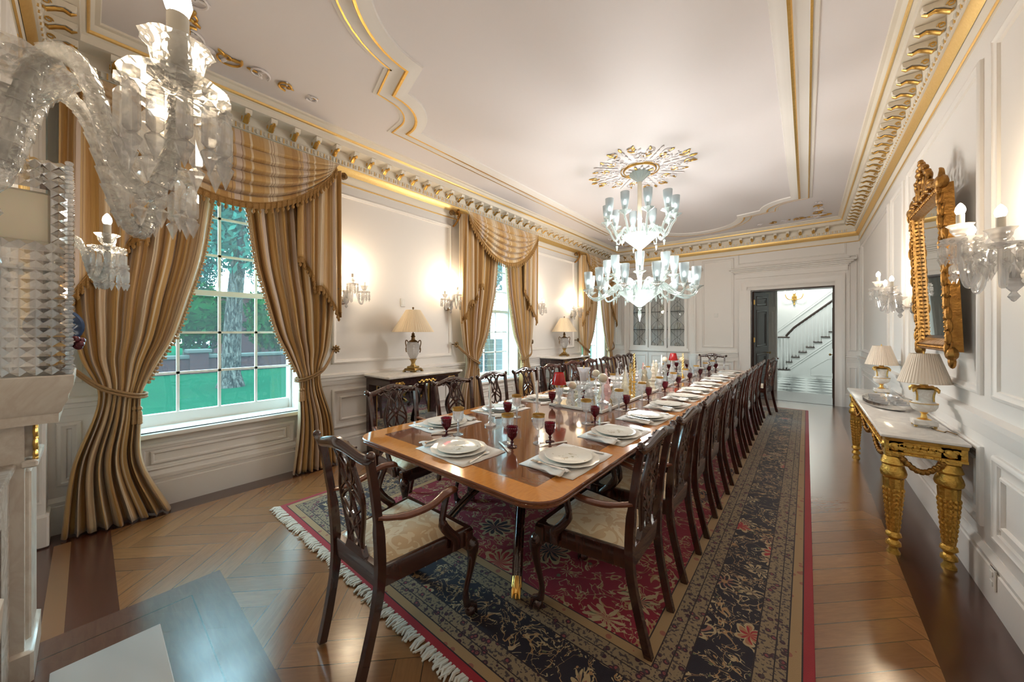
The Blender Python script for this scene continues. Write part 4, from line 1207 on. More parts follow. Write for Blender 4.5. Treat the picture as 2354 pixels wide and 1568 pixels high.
    if arms:
        for s_ in (-1, 1):
            mb = MB()
            mb.tube(spline([(s_*.208,-.245,.685),(s_*.225,-.20,.672),(s_*.250,-.12,.660),(s_*.272,-.02,.668),(s_*.270,.06,.690),(s_*.258,.125,.688),(s_*.254,.150,.672)], 5), [.016]*8+[.019]*12+[.023]*6+[.021,.019,.016,.014,.010], 8, flat=(.75, 1.2), up=(0,0,1))
            mb.obj('armrest', 'armwood', t)
            mb = MB(); mb.tube(spline([(s_*.265,.080,.680),(s_*.272,.055,.62),(s_*.276,.045,.56),(s_*.279,.085,.50),(s_*.277,.125,.455),(s_*.272,.13,.40)], 5), [.014]*10+[.018]*10+[.020]*6, 8, flat=(1.3, .8), up=(0,1,0)); mb.obj('arm_support', W, t)
    return t
ac, scr = chair(True), chair(False)
ru = [0, 0]
def put_chair(arm, x, y, a, lab, g):
    k = 0 if arm else 1
    o = place((ac, scr)[k], ru[k], (x, y, .012), a, lab, g); ru[k] += 1; return o
put_chair(1, -1.58, 1.01, rad(1), 'carved mahogany armchair with cream damask seat at the near end of the table', None)
def facing(side): return rad(90) if side == 'mirror' else rad(-90)
RY = [1.75, 2.37, 2.94, 3.48, 4.06, 4.64, 5.22, 5.85, 6.48, 7.06]
LY = [1.70, 2.36, 2.98, 3.62, 4.26, 4.90, 5.54, 6.18, 6.82, 7.42]
for i, y in enumerate(RY):
    a = i < 2
    lab = ('carved mahogany armchair with cream seat, %s in the row beside the mirror wall' if a else 'mahogany side chair with pierced back, %s in the row beside the mirror wall') % ORD[i]
    put_chair(a, -.845, y+.02, rad(90)+rad((.5, -.5, 1.5, -1)[i % 4]), lab, 'chairs along the mirror side of the table')
for i, y in enumerate(LY):
    a = i == 0
    lab = ('carved mahogany armchair with cream seat, %s in the row beside the windows' if a else 'mahogany side chair with pierced back, %s in the row beside the windows') % ORD[i]
    x = -2.44-.02*i if i else -2.45
    put_chair(a, x, y, rad(-90)+rad((2, -3, 1.5, -1)[i % 4]), lab, 'chairs along the window side of the table')
put_chair(1, -1.49, 8.03, rad(182), 'carved mahogany armchair facing the camera at the far end of the table', None)
put_chair(0, -.74, 7.86, rad(78), 'mahogany chair pulled out at the far corner of the table near the doorway', None)
# gilt-brown crest on the far chair reads from its own wood

# ---------------------------------------------------------------- place settings
def lathe_obj(name, prof, mat, lab, cat, n=24, wave=None, mb=None, parent=None):
    mb = mb or MB(); mb.lathe(prof, n, wave=wave); o = mb.obj(name, mat, parent); 
    if not parent: tag(o, lab, cat)
    return o
Zt = TZ+.0005
# prototypes
def p_mat():
    mb = MB(); rr = random.Random(2); nu = nv = 8; vs = []
    for j in range(nv+1):
        for i in range(nu+1):
            e = .004 if i in (0, nu) or j in (0, nv) else 0
            mb.v.append((-.225+.45*i/nu+rr.uniform(-e, e), -.165+.33*j/nv+rr.uniform(-e, e), .0015+rr.uniform(0, .0012)))
    for j in range(nv):
        for i in range(nu): a = j*(nu+1)+i; mb.f.append((a, a+1, a+nu+2, a+nu+1)); mb.mi.append(0)
    o = mb.obj('placemat', 'linen', None); thick(o, .002); return tag(o, 'x', 'placemat')
def p_charger(): return lathe_obj('scalloped_charger', [(0,.003),(.09,.003),(.10,.005),(.140,.012),(.160,.016),(.163,.019),(.140,.016),(.10,.009),(0,.008)], 'chinawhite', 'x', 'plate', 60, lambda a, z: 1+.035*abs(sin(a*6))*(z > .011))
def p_plate(): return lathe_obj('dinner_plate', [(0,0),(.08,0),(.085,.003),(.128,.013),(.130,.015),(.126,.0155),(.085,.006),(0,.005)], 'china', 'x', 'plate', 40)
def p_napkin():
    mb = MB(); rr = random.Random(4); nu, nv = 14, 8
    for j in range(nv+1):
        for i in range(nu+1):
            u, v = i/nu, j/nv; x = lerp(-.11, .11, u); hw = .048*(1-.35*u)+.008*sin(u*9)
            mb.v.append((x, lerp(-hw, hw, v), .006+.012*sin(pi*v)+.004*sin(v*14+u*3)+.002*sin(u*17)))
    for j in range(nv):
        for i in range(nu): a = j*(nu+1)+i; mb.f.append((a, a+1, a+nu+2, a+nu+1)); mb.mi.append(0)
    o = mb.obj('napkin', 'linen', None, smooth=60); thick(o, .004); return tag(o, 'x', 'napkin')
def p_cutlery(kind):
    t = thing(kind, 'x', 'cutlery'); mb = MB()
    mb.tube([(0,-.10,.004),(0,-.06,.005),(0,-.02,.005)], [.009,.008,.006], 8, flat=(.6, 1.2), up=(0,0,1)); mb.obj('handle', 'chinawhite' if kind == 'knife' else 'silver', t)
    mb = MB()
    if kind == 'knife': mb.prism([(-.006,-.02),(.006,-.02),(.008,.06),(.003,.10),(-.006,.10)], .004, .0055); nm = 'blade'
    elif kind == 'spoon': mb.tube([(0,-.02,.005),(0,.045,.006)], .003, 6); mb.sphere((0,.07,.007), .028, 12, 6, sq=(.62,1,.18)); nm = 'bowl'
    else:
        mb.tube([(0,-.02,.005),(0,.04,.006)], .003, 6); mb.prism([(-.004,.03),(.004,.03),(.011,.05),(.011,.066),(-.011,.066),(-.011,.05)], .005, .0075)
        for q in (-.009,-.003,.003,.009): mb.box(q-.0015, .06, .005, q+.0015, .10, .0075)
        nm = 'tines'
    mb.obj(nm, 'silver', t); return t
def p_goblet():
    t = thing('gold_rimmed_goblet', 'x', 'glass')
    mb = MB(); mb.lathe([(0,0),(.036,.001),(.036,.004),(.008,.012),(.006,.03),(.010,.045),(.006,.06),(.007,.085),(.026,.098),(.036,.118),(.038,.150),(.040,.169)], 20, cap=False); mb.obj('cut_glass_body', 'goblet', t)
    mb = MB(); mb.lathe([(.040,.168),(.041,.182),(.042,.185),(.039,.184),(.038,.169)], 20, cap=False); mb.obj('gold_rim', 'rim', t); return t
def p_ruby():
    t = thing('ruby_goblet', 'x', 'glass')
    mb = MB(); mb.lathe([(0,0),(.030,.001),(.030,.004),(.008,.010),(.006,.022),(.012,.030),(.006,.038),(.014,.050),(.028,.064),(.034,.088),(.037,.125)], 20, cap=False); mb.obj('red_glass_body', 'ruby', t)
    mb = MB()
    for i in range(20):
        a = i*pi/10; mb.sphere((.0372*cos(a), .0372*sin(a), .121), .0028, 5, 4)
    mb.obj('pearled_rim', 'crystal', t); return t
protos = {'mat': p_mat(), 'charger': p_charger(), 'plate': p_plate(), 'napkin': p_napkin(), 'knife': p_cutlery('knife'), 'fork': p_cutlery('fork'), 'spoon': p_cutlery('spoon'), 'goblet': p_goblet(), 'ruby': p_ruby()}
used = {k: 0 for k in protos}
DESC = {'mat': ('white linen placemat', 'placemats'), 'charger': ('cream scalloped underplate', 'underplates'), 'plate': ('painted cream dinner plate', 'dinner plates'), 'napkin': ('folded white napkin', 'napkins'),
        'knife': ('table knife above the plate', 'knives'), 'fork': ('silver fork', 'forks'), 'spoon': ('silver spoon', 'spoons'), 'goblet': ('gold-rimmed cut glass goblet', 'gold-rimmed goblets'), 'ruby': ('ruby red goblet with pearled rim', 'ruby goblets')}
rr = random.Random(11)
def setting(x, y, a, where):
    ca, sa = cos(a), sin(a)
    def put(k, lx, ly, z, da=0.):
        o = place(protos[k], used[k], (x+lx*ca-ly*sa, y+lx*sa+ly*ca, z), a+da, DESC[k][0]+', '+where, DESC[k][1]+' on the dining table')
        used[k] += 1
    j = lambda s_: rr.uniform(-s_, s_)
    put('mat', 0, 0, Zt, j(.05)); put('charger', 0, -.005, Zt+.002); put('plate', 0, -.005, Zt+.013, j(3))
    put('napkin', -.20, .00, Zt+.004, rad(80)+j(.15)); put('fork', -.20, .0, Zt+.024, j(.12)); put('knife', .17, .21, Zt+.001, rad(62)+j(.1)); put('spoon', .185, -.02, Zt+.004, rad(8)+j(.1))
    put('goblet', .13, .29, Zt); put('ruby', .20, .25, Zt)
for i, y in enumerate([1.70, 2.33, 2.95, 3.54, 4.10, 4.66, 5.24, 5.88, 6.52, 7.10]):
    setting(-1.015, y, rad(90), '%s place from the near end on the mirror side' % ORD[i])
for i, y in enumerate([1.76, 2.40, 3.06, 3.70, 4.30, 4.92, 5.54, 6.18, 6.82, 7.30]):
    setting(-2.13, y, rad(-90), '%s place from the near end on the window side' % ORD[i])
setting(-1.59, 1.42, 0, 'place at the near table end')
setting(-1.50, 7.36, pi, 'place at the far table end')

# ---------------------------------------------------------------- centrepieces on the table
pla = thing('mirrored_plateau', 'long mirrored tray with white gilt edge in the middle of the table', 'tray', (-1.62, 4.58, Zt))
PWx, PWy = .27, 1.75
mb = MB(); mb.box(-PWx, -PWy, .0, PWx, PWy, .022, b=.004); mb.obj('base', 'paint', pla)
mb = MB(); mb.box(-PWx+.012, -PWy+.012, .0215, PWx-.012, PWy-.012, .0235); mb.obj('mirror_top', 'mirror', pla)
mb = MB(); mb.frame(-PWx-.004, PWx+.004, -PWy-.004, PWy+.004, lambda u, v, h: (u, v, .004+h), [(0,0),(0,.014),(.006,.022),(.016,.022),(.02,.018)]); mb.obj('moulded_edge', 'alab', pla)
ZP = Zt+.0236
TREE = [(.0,0),(.055,.0),(.058,.01),(.040,.045),(.047,.05),(.032,.09),(.038,.095),(.024,.135),(.029,.14),(.014,.18),(.018,.185),(.006,.225),(.010,.235),(.007,.25),(0,.262)]
def centre(lab_list, builder, cat):
    p = None
    for k, (lab, x, y, z, s_, g) in enumerate(lab_list):
        if p is None: p = builder(); o = p
        else: o = dup(p)
        o.location = (x, y, z); o.scale = (s_, s_, s_); o['label'] = lab; o['category'] = cat
        if g: o['group'] = g
def treeb(mat, nm):
    def f():
        mb = MB(); mb.lathe(TREE, 16, wave=lambda a, z: 1+.08*cos(a*8)); return mb.obj(nm, mat)
    return f
g = 'glass trees on the mirrored tray'
centre([('pink glass tree ornament, %s from the near end of the mirrored tray' % ORD[i], -1.62+dx, y, ZP, s_, g) for i, (dx, y, s_) in enumerate([(.10, 3.20, .55), (-.12, 3.75, 1.05), (.05, 4.45, 1.15), (-.08, 5.2, .9)])], treeb('pinkglass', 'glass_tree'), 'ornament')
centre([('clear glass tree ornament, %s from the near end of the mirrored tray' % ORD[i], -1.62+dx, y, ZP, s_, g) for i, (dx, y, s_) in enumerate([(-.14, 3.0, .75), (.10, 3.55, 1.2), (-.16, 3.42, .9), (.15, 4.05, .8), (-.05, 4.15, 1.1), (.16, 4.75, 1.1), (-.16, 4.8, .9), (.1, 5.5, 1.0)])], treeb('crystal', 'glass_tree'), 'ornament')
centre([('cream glass tree ornament, %s from the near end of the mirrored tray' % ORD[i], -1.62+dx, y, ZP, s_, g) for i, (dx, y, s_) in enumerate([(-.19, 3.22, .7), (.0, 3.36, .6), (.02, 3.95, .9), (.10, 4.35, 1.1), (-.18, 4.45, .9), (-.02, 5.05, 1.1)])], treeb('creamglass', 'glass_tree'), 'ornament')
def angel():
    t = thing('angel_figurine', 'x', 'figurine')
    mb = MB(); mb.lathe([(.062,0),(.066,.006),(.05,.06),(.034,.12),(.022,.16),(.03,.175),(.026,.2),(.012,.215),(.010,.225)], 18, wave=lambda a, z: 1+.06*cos(a*9)); mb.obj('gown', 'creamglass', t)
    mb = MB(); mb.sphere((0,0,.240), .018, 10, 8); mb.obj('head', 'alab', t)
    mb = MB()
    for s_ in (-1, 1): mb.sphere((s_*.045,.012,.16), .06, 10, 6, sq=(.55,.12,1))
    mb.obj('wings', 'frosted', t)
    mb = MB(); mb.lathe([(0,-.004),(.07,-.004),(.07,0),(0,0)], 18); mb.obj('gilt_base', 'gold', t); return t
centre([('white and gold angel figurine standing on the mirrored tray', -1.50, 4.30, ZP+.004, 1.05, None), ('second angel figurine further along the mirrored tray', -1.72, 5.42, ZP+.004, 1., None)], angel, 'figurine')
# red-shaded candle lamps
def redlamp():
    t = thing('red_shaded_candle_lamp', 'x', 'lamp')
    mb = MB(); mb.lathe([(0,0),(.052,.001),(.052,.008),(.03,.02),(.012,.028),(.024,.05),(.030,.062),(.012,.085),(.008,.12),(.010,.18),(.018,.20),(.018,.215)], 12, cap=False); mb.obj('cut_glass_stick', 'crystal', t)
    mb = MB(); mb.lathe([(.011,.2),(.011,.25)], 10); mb.obj('candle', 'whitewax', t)
    mb = MB(); mb.lathe([(.066,.205),(.0665,.2075),(.042,.312),(.0405,.312),(.064,.206)], 32, cap=False); mb.obj('red_shade', 'redshade', t); return t
centre([('bright red lampshade on a cut glass stick, near the camera end of the table', -1.79, 2.84, Zt, 1.03, None), ('bright red lampshade on a glass stick, at the far end of the table', -1.72, 6.30, Zt, 1.1, None), ], redlamp, 'lamp')
def stick(h, top, ball=True, tall=None):
    def f():
        t = thing('glass_candlestick' if not ball else 'ball_candle_holder', 'x', 'candlestick')
        mb = MB(); mb.lathe([(0,0),(.045,.001),(.046,.010),(.018,.022),(.012,.035),(.018,.055),(.010,.075),(.008,h*.6),(.014,h*.7),(.009,h*.85),(.028,h-.012),(.034,h)], 14, cap=False); mb.obj('glass_stem', 'crystal', t)
        mb = MB()
        if ball: mb.sphere((0,0,h+.030), .037, 18, 12); mb.obj('ball_candle', 'wax', t)
        else: mb.tube([(0,0,h-.02),(0,0,h+tall*.9),(0,0,h+tall)], [.0115,.0095,.002], 10); mb.obj('taper_candle', 'whitewax', t)
        return t
    return f
centre([('ivory ball candle on a glass stem beside the near red lamp', -1.695, 2.93, Zt, 1., None), ('ivory ball candle on a tall glass stem at the near edge of the mirrored tray', -1.50, 3.16, ZP, 1.2, None), ('ivory ball candle on a glass stem behind the glass trees', -1.80, 3.62, ZP, 1.1, None), ('ivory ball candle left of the far red lamp', -1.83, 6.22, Zt, 1.2, None), ('ivory ball candle right of the far red lamp', -1.60, 6.36, Zt, 1.2, None)], stick(.17, 0, True), 'candle holder')
centre([('tall white taper candle in a glass stick, nearest the camera', -1.83, 1.94, Zt, 1., None), ('tall white taper candle in a glass stick with a wide foot', -1.655, 2.30, Zt, 1., None), ('white taper candle in a glass stick at the far part of the tray', -1.74, 5.75, ZP, 1., None)], stick(.15, 0, False, .17), 'candlestick')
def twist():
    t = thing('twisted_gold_candle', 'x', 'candle')
    mb = MB(); mb.lathe([(0,0),(.03,.001),(.03,.006),(.008,.014),(.016,.04),(.008,.06),(.018,.085),(.018,.09)], 12, cap=False); mb.obj('holder', 'gold', t)
    mb = MB()
    for q in range(2): mb.tube([(.009*cos(k*.5+q*pi), .009*sin(k*.5+q*pi), .085+.0058*k) for k in range(46)], [.011*(1-k/60) for k in range(46)], 8)
    mb.obj('spiral_candle', 'goldwax', t); return t
centre([('twisted gold taper candle among the glass trees, nearest the camera', -1.44, 3.70, ZP, 1., None), ('twisted gold taper candle behind the glass trees', -1.80, 4.75, ZP, 1.1, None), ('twisted gold taper candle at the far right of the tray', -1.42, 5.7, ZP, 1.05, None)], twist, 'candle')
# crystal compote, vase
def compote():
    t = thing('crystal_compote', 'x', 'compote')
    mb = MB(); mb.lathe([(0,0),(.075,.002),(.078,.012),(.04,.03),(.016,.05),(.013,.09),(.02,.12),(.03,.13)], 18, cap=False); mb.obj('foot', 'crystal', t)
    mb = MB(); mb.lathe([(.02,.128),(.07,.140),(.115,.165),(.138,.195),(.142,.20),(.132,.197),(.10,.172),(.04,.145)], 32, cap=False, wave=lambda a, z: 1+.02*abs(sin(a*12))*(z > .18)); mb.obj('cut_bowl', 'cutcrystal', t); return t
centre([('wide cut crystal footed bowl between the ball candle and the mirrored tray', -1.72, 3.26-.16+.0, Zt, 1.0, None), ('wide glass footed bowl beside the far red lamp', -1.55, 6.62, Zt, 1.15, None)], compote, 'bowl')
mb = MB(); t = thing('frosted_cut_vase', 'tall flared frosted glass vase holding a flame-coloured candle', 'vase', (-2.02, 3.75, Zt))
mb.lathe([(0,0),(.05,.0),(.052,.01),(.034,.03),(.036,.06),(.046,.16),(.056,.23),(.078,.275),(.080,.28),(.074,.276),(.05,.23),(.04,.16),(.03,.06),(0,.05)], 28); mb.obj('vase_body', 'frostcup', t)
mb = MB(); mb.tube([(0,0,.10),(0,0,.29),(0,0,.31)], [.010,.009,.002], 8); mb.obj('candle', 'goldwax', t)
def vase2():
    t = thing('glass_hurricane_vase', 'x', 'vase'); mb = MB(); mb.lathe([(0,0),(.05,.002),(.045,.012),(.015,.03),(.013,.09),(.04,.12),(.05,.17),(.052,.24),(.065,.29),(.066,.292)], 18, cap=False); mb.obj('glass_body', 'frosted', t); return t
centre([('tall pale glass vase with flared lip at the far right of the table', -1.38, 6.15, Zt, 1.2, None)], vase2, 'vase')
def sdrop():
    t = thing('salt_cellar', 'x', 'salt cellar'); mb = MB(); mb.lathe([(0,0),(.018,.001),(.014,.02),(.016,.045),(.012,.055)], 10, cap=False); mb.obj('glass_jar', 'crystal', t)
    mb = MB(); mb.lathe([(.0125,.055),(.013,.068),(.006,.078),(0,.079)], 10, cap=False); mb.obj('silver_cap', 'silver', t); return t
centre([('small glass salt shaker with silver cap, %s along the mirror side' % ORD[i], -1.33, y, Zt, 1., 'salt shakers on the table') for i, y in enumerate((2.95, 4.35, 5.75))], sdrop, 'salt shaker')

# ---------------------------------------------------------------- window-side console tables and lamps
def console(cy, lab):
    t = thing('console_table', lab, 'console table', (XL+.035, cy, 0), 0, 'dark console tables on the window wall')
    D, Wd = .56, 1.02; y0, y1 = -Wd/2, Wd/2; H = .955
    mb = MB(); mb.box(.0, y0-.04, H-.028, D+.02, y1+.04, H, b=.006); mb.obj('marble_top', 'marble', t)
    mb = MB(); mb.rings([[(0, y0-a, z), (D-.03+a, y0-a, z), (D-.03+a, y1+a, z), (0, y1+a, z)] for a, z in ((.0,H-.13),(.0,H-.06),(.012,H-.05),(.03,H-.029))], cap=True); mb.obj('frieze', 'dkwood', t)
    for y in (y0+.05, y1-.05):
        mb = MB(); mb.tube(spline([(D-.10,y,H-.13),(D-.05,y,H-.22),(D-.12,y,H-.32),(D-.20,y,H-.48),(D-.10,y,H-.70),(D-.06,y,.12)], 5), [.045,.055,.06,.055,.045,.04,.038]+[.035]*12+[.04]*7, 10, flat=(1, .8), up=(0,1,0))
        mb.lathe([(0,-.04),(.055,-.04),(.060,0),(.055,.04),(0,.04)], 18, mat=Matrix.Translation((D-.10, y, H-.20)) @ Matrix.Rotation(pi/2, 4, 'X')); mb.obj('scroll_leg', 'dkwood', t)
        mb = MB(); mb.box(0, y-.05, .10, .06, y+.05, H-.13); mb.obj('back_pilaster', 'dkwood', t)
    mb = MB(); mb.box(0, y0, 0, D-.02, y1, .10, b=.01); mb.box(0.04, y0+.1, .8, .05, y1-.1, .83); mb.obj('plinth', 'dkwood', t)
    mb = MB(); mb.box(.02, y0+.12, .13, .03, y1-.12, .78); mb.obj('mirror_back', 'mirror', t)
    mb = MB(); mb.frame(y0+.10, y1-.10, .11, .80, lambda u, v, h: (.028+h, u, v), [(0,0),(0,.012),(.02,.014),(.02,0)]); mb.obj('gilt_mirror_frame', 'gold', t)
    for (y, wd) in ((0, .15), (y0+.12, .07), (y1-.12, .07)):
        mb = MB(); x = D-.028
        for s_ in (-1, 1): 
            mb.tube([(x+.006, y+s_*(.01+.8*wd*k/14), H-.092+.014*sin(k*.9)) for k in range(15)], .006, 5); mb.tube([(x+.006, y+s_*(wd*.5+.018*cos(q)), H-.092+.018*sin(q)) for q in [k*.6 for k in range(9)]], .004, 4)
        mb.sphere((x, y, H-.092), .018, 8, 6, sq=(.5,1,1)); mb.obj('gilt_mount', 'gold', t)
    return t
console(2.70, 'dark console table with marble top on the window wall, nearer the camera')
console(6.41, 'dark console table with marble top on the window wall, farther from the camera')
def urnlamp(loc, lab):
    t = thing('urn_table_lamp', lab, 'lamp', loc, rad(45-25), 'cut glass urn lamps on the window side'); t.scale = (1.04, 1.04, 1.09)
    mb = MB()
    for s_, z0, z1 in ((.085,.012,.030),(.078,.030,.040),(.055,.040,.065)): mb.box(-s_, -s_, z0, s_, s_, z1, b=.006)
    for a in (-1, 1):
        for b in (-1, 1): mb.box(a*.075-.014, b*.075-.014, 0, a*.075+.014, b*.075+.014, .014)
    mb.lathe([(.045,.065),(.030,.075),(.022,.10),(.030,.125),(.045,.145),(.048,.150)], 20); mb.obj('brass_base', 'brass', t)
    mb = MB(); mb.lathe([(.028,.148),(.045,.165),(.068,.215),(.080,.27),(.080,.31),(.066,.345),(.045,.355)], 28); mb.obj('cut_glass_urn', 'cutcrystal', t)
    mb = MB(); mb.lathe([(.058,.345),(.050,.360),(.024,.375),(.020,.40),(.028,.412),(.016,.43),(.020,.445),(.006,.455),(.006,.74)], 18); mb.sphere((0,0,.748), .013, 8, 6); mb.obj('bronze_neck', 'bronze', t)
    for s_ in (-1, 1):
        mb = MB(); mb.tube(spline([(s_*.05,0,.355),(s_*.075,0,.345),(s_*.085,0,.362),(s_*.105,0,.365),(s_*.112,0,.335),(s_*.100,0,.285),(s_*.106,0,.255),(s_*.098,0,.225)], 4), .0065, 6); mb.sphere((s_*.102,0,.268), .012, 6, 5); mb.obj('scroll_handle', 'bronze', t)
    mb = MB(); mb.lathe([(.250,.465),(.252,.468),(.088,.725),(.085,.725),(.247,.466)], 48, cap=False, wave=lambda a, z: 1+.008*cos(a*24)); mb.obj('lamp_shade', 'shade', t)
urnlamp((XL+.30, 2.68, .9555), 'cut glass urn lamp with pleated cream shade on the nearer console table')
urnlamp((XL+.30, 6.38, .9555), 'cut glass urn lamp with pleated cream shade on the farther console table')
# glass cylinder vases on the floor under the first console
for k, (dx, dy) in enumerate(((.42, -.05), (.40, .13))):
    t = thing('glass_cylinder', 'clear glass cylinder vase under the nearer console, %s one' % ('left', 'right')[k], 'vase', (XL+dx, 2.75+dy, .101), 0)
    mb = MB(); mb.lathe([(0,0),(.07,0),(.07,.012),(.072,.30),(.069,.30),(.066,.014),(0,.014)], 20); mb.obj('glass_body', 'crystal', t)

# ---------------------------------------------------------------- gilt console on the mirror side
gc = thing('gilt_console_table', 'long carved gilt console table with white marble top under the mirror', 'console table', (0, 0, 0))
cx0, cx1, cy0, cy1, H = .375, .752, 3.34, 5.80, .80
mb = MB(); mb.box(cx0, cy0, H-.022, cx1, cy1, H, b=.005); mb.obj('marble_top', 'marble', gc)
mb = MB(); a = .028
mb.rings([[(cx0+d, cy0+d, z), (cx1-.004, cy0+d, z), (cx1-.004, cy1-d, z), (cx0+d, cy1-d, z)] for d, z in ((.05,H-.135),(.035,H-.13),(.035,H-.115),(.045,H-.112),(.045,H-.05),(.03,H-.045),(.02,H-.023))], cap=True)
for i in range(60):
    y = cy0+.06+(cy1-cy0-.12)*i/59; mb.sphere((cx0+.036, y, H-.124), .008, 6, 4)
for i in range(30):
    y = cy0+.10+(cy1-cy0-.2)*i/29
    mb.sphere((cx0+.044, y, H-.08+.012*(-1)**i), .024, 7, 5, sq=(.4,1,.7)); 
    mb.tube([(cx0+.040, y+.024*cos(q), H-.08+.022*sin(q)) for q in [k*.7 for k in range(8)]], .005, 4)
for i in range(9):
    x = cx0+.07+(cx1-cx0-.12)*i/8; mb.sphere((x, cy0+.036, H-.124), .008, 6, 4); mb.sphere((x, cy0+.044, H-.08+.01*(-1)**i), .020, 7, 5, sq=(1,.4,.7)); mb.tube([(x+.018*cos(q), cy0+.040, H-.08+.02*sin(q)) for q in [k*.7 for k in range(8)]], .005, 4)
mb.obj('carved_frieze', 'goldcarve', gc)
for (x, y) in ((cx0+.07, cy0+.09), (cx1-.07, cy0+.09), (cx0+.07, cy1-.09), (cx1-.07, cy1-.09)):
    mb = MB(); mb.box(x-.045, y-.045, H-.155, x+.045, y+.045, H-.03, b=.006)
    for s_ in (0, 1): mb.sphere((x-(.045 if s_ else 0), y-(0 if s_ else .045), H-.085), .028, 8, 6, sq=(.4 if s_ else 1, 1 if s_ else .4, 1))
    mb.lathe([(.045,.645),(.052,.63),(.058,.61),(.062,.60),(.050,.585),(.054,.57),(.060,.555),(.064,.535),(.060,.515),(.048,.505),(.044,.50)], 20, (x, y, 0))
    mb.lathe([(.046,.50),(.042,.40),(.030,.18),(.027,.145)], 24, (x, y, 0), wave=lambda a, z: 1+.10*abs(cos(a*6)))
    for q in range(12):
        for k in range(9): mb.sphere((x+(.044-.0018*k)*cos(q*pi/6), y+(.044-.0018*k)*sin(q*pi/6), .42-.03*k), .011-.0005*k, 5, 4, sq=(1,1,1.5))
    mb.lathe([(.026,.145),(.036,.135),(.040,.115),(.026,.10),(.022,.09),(.036,.075),(.038,.055),(.024,.045),(.022,.03),(.034,.008),(.034,0),(0,0)], 18, (x, y, 0))
    mb.obj('leg', 'goldcarve', gc)
for (p, q) in (((cx0+.12, cy0+.05), (cx1-.12, cy0+.05)),):
    mb = MB(); 
    for i in range(19):
        t_ = i/18; mb.sphere((lerp(p[0]-.02, q[0]+.02, t_), p[1], H-.15-.075*sin(pi*t_)), .015+.004*(i % 2), 7, 5)
    mb.obj('garland', 'carved', gc)
for k in range(3):
    mb = MB(); ya = cy0+.18+k*.73; 
    for i in range(23):
        t_ = i/22; mb.sphere((cx0+.05, lerp(ya, ya+.66, t_), H-.15-.08*sin(pi*t_)), .014+.004*(i % 2), 7, 5)
    mb.obj('garland', 'carved', gc)
def alabamp(loc, s_, lab):
    t = thing('alabaster_urn_lamp', lab, 'lamp', loc, 0, 'alabaster urn lamps'); t.scale = (s_, s_, s_)
    mb = MB(); mb.box(-.055, -.055, .016, .055, .055, .05, b=.004); mb.obj('marble_base', 'marble', t)
    for a in (-1, 1):
        for b in (-1, 1):
            mb = MB(); mb.lathe([(.0,0),(.009,.004),(.008,.016)], 8, (a*.042, b*.042, 0)); mb.obj('foot', 'brass', t)
    mb = MB(); mb.lathe([(.035,.05),(.016,.06),(.012,.085),(.022,.10)], 16); mb.obj('gilt_stem', 'gold', t)
    mb = MB(); mb.lathe([(.020,.098),(.050,.112),(.062,.135),(.064,.155),(.050,.165),(.046,.185),(.050,.22),(.058,.245),(.056,.25),(0,.25)], 28); mb.obj('urn_body', 'alab', t)
    mb = MB(); mb.tube([(.0625*cos(q*pi/14), .0625*sin(q*pi/14), .158) for q in range(29)], .003, 4)
    for q in range(4):
        a = q*pi/2+pi/4; m = Matrix.Rotation(a, 4, 'Z')
        mb.tube([(.03,0,.262),(.06,0,.262),(.075,0,.250),(.078,0,.232)], [.010,.012,.010,.004], 6, 0, m); mb.tube([(.058,0,.248),(.050,0,.21),(.052,0,.175)], .005, 5, 0, m)
    mb.lathe([(.035,.25),(.045,.262),(.02,.275),(.014,.30),(.004,.305),(.004,.50)], 14); mb.obj('gilt_mounts', 'gold', t)
    mb = MB(); mb.lathe([(.121,.292),(.123,.295),(.066,.485),(.063,.485),(.119,.293)], 44, cap=False, wave=lambda a, z: 1+.006*cos(a*22)); mb.obj('lamp_shade', 'shade2', t)
alabamp((.635, 3.76, H+.0005), 1.06, 'alabaster urn lamp with blush shade on the gilt console, nearer the camera')
alabamp((.625, 5.50, H+.0005), 1.06, 'alabaster urn lamp with blush shade on the gilt console, farther from the camera')
mb = MB(); mb.tube(spline([(.66,3.70,H+.006),(.70,3.62,H+.005),(.72,3.66,H+.005),(.745,3.58,H+.005)], 5), .0035, 6)
tag(mb.obj('lamp_cord', 'bronze'), 'thin twisted lamp cord lying on the marble of the gilt console', 'cord')
tr = thing('oval_tray', 'oval silver gallery tray on the gilt console', 'tray', (.575, 4.72, H+.0005))
mb = MB(); sx, sy = .165, .40
def oval(r, z, n=40): return [(sx*r*cos(2*pi*i/n), sy*r*sin(2*pi*i/n), z) for i in range(n)]
mb.rings([oval(.0001, .014), oval(.97, .014), oval(.985, .045), oval(1.0, .048), oval(1.0, .043), oval(.99, .010), oval(.0001, .010)]); mb.obj('tray_body', 'silver', tr)
for a in (45, 135, 225, 315):
    mb = MB(); mb.sphere((sx*.9*cos(rad(a)), sy*.9*sin(rad(a)), .006), .009, 8, 6, sq=(1,1,.7)); mb.obj('ball_foot', 'silver', tr)
k = 0; pr_ = None
for i in range(8):
    x = .575+(-.06 if i % 2 else .06); y = 4.45+.075*i
    if not pr_:
        pr_ = thing('glass_ashtray', 'x', 'dish'); m2 = MB(); m2.lathe([(0,0),(.035,0),(.040,.004),(.043,.032),(.039,.032),(.034,.010),(0,.008)], 16); m2.obj('glass_dish', 'crystal', pr_)
        o = pr_
    else: o = dup(pr_)
    o.location = (x, y, H+.0155); o['label'] = 'small round glass dish on the silver tray, %s from the near end' % ORD[i]; o['group'] = 'glass dishes on the silver tray'

# ---------------------------------------------------------------- gilt mirror
mi = thing('wall_mirror', 'tall carved gilt mirror with pierced crest above the gilt console', 'mirror', (XR-.035, 3.89, 1.34)); mi.rotation_euler = (0, rad(-2.2), 0)
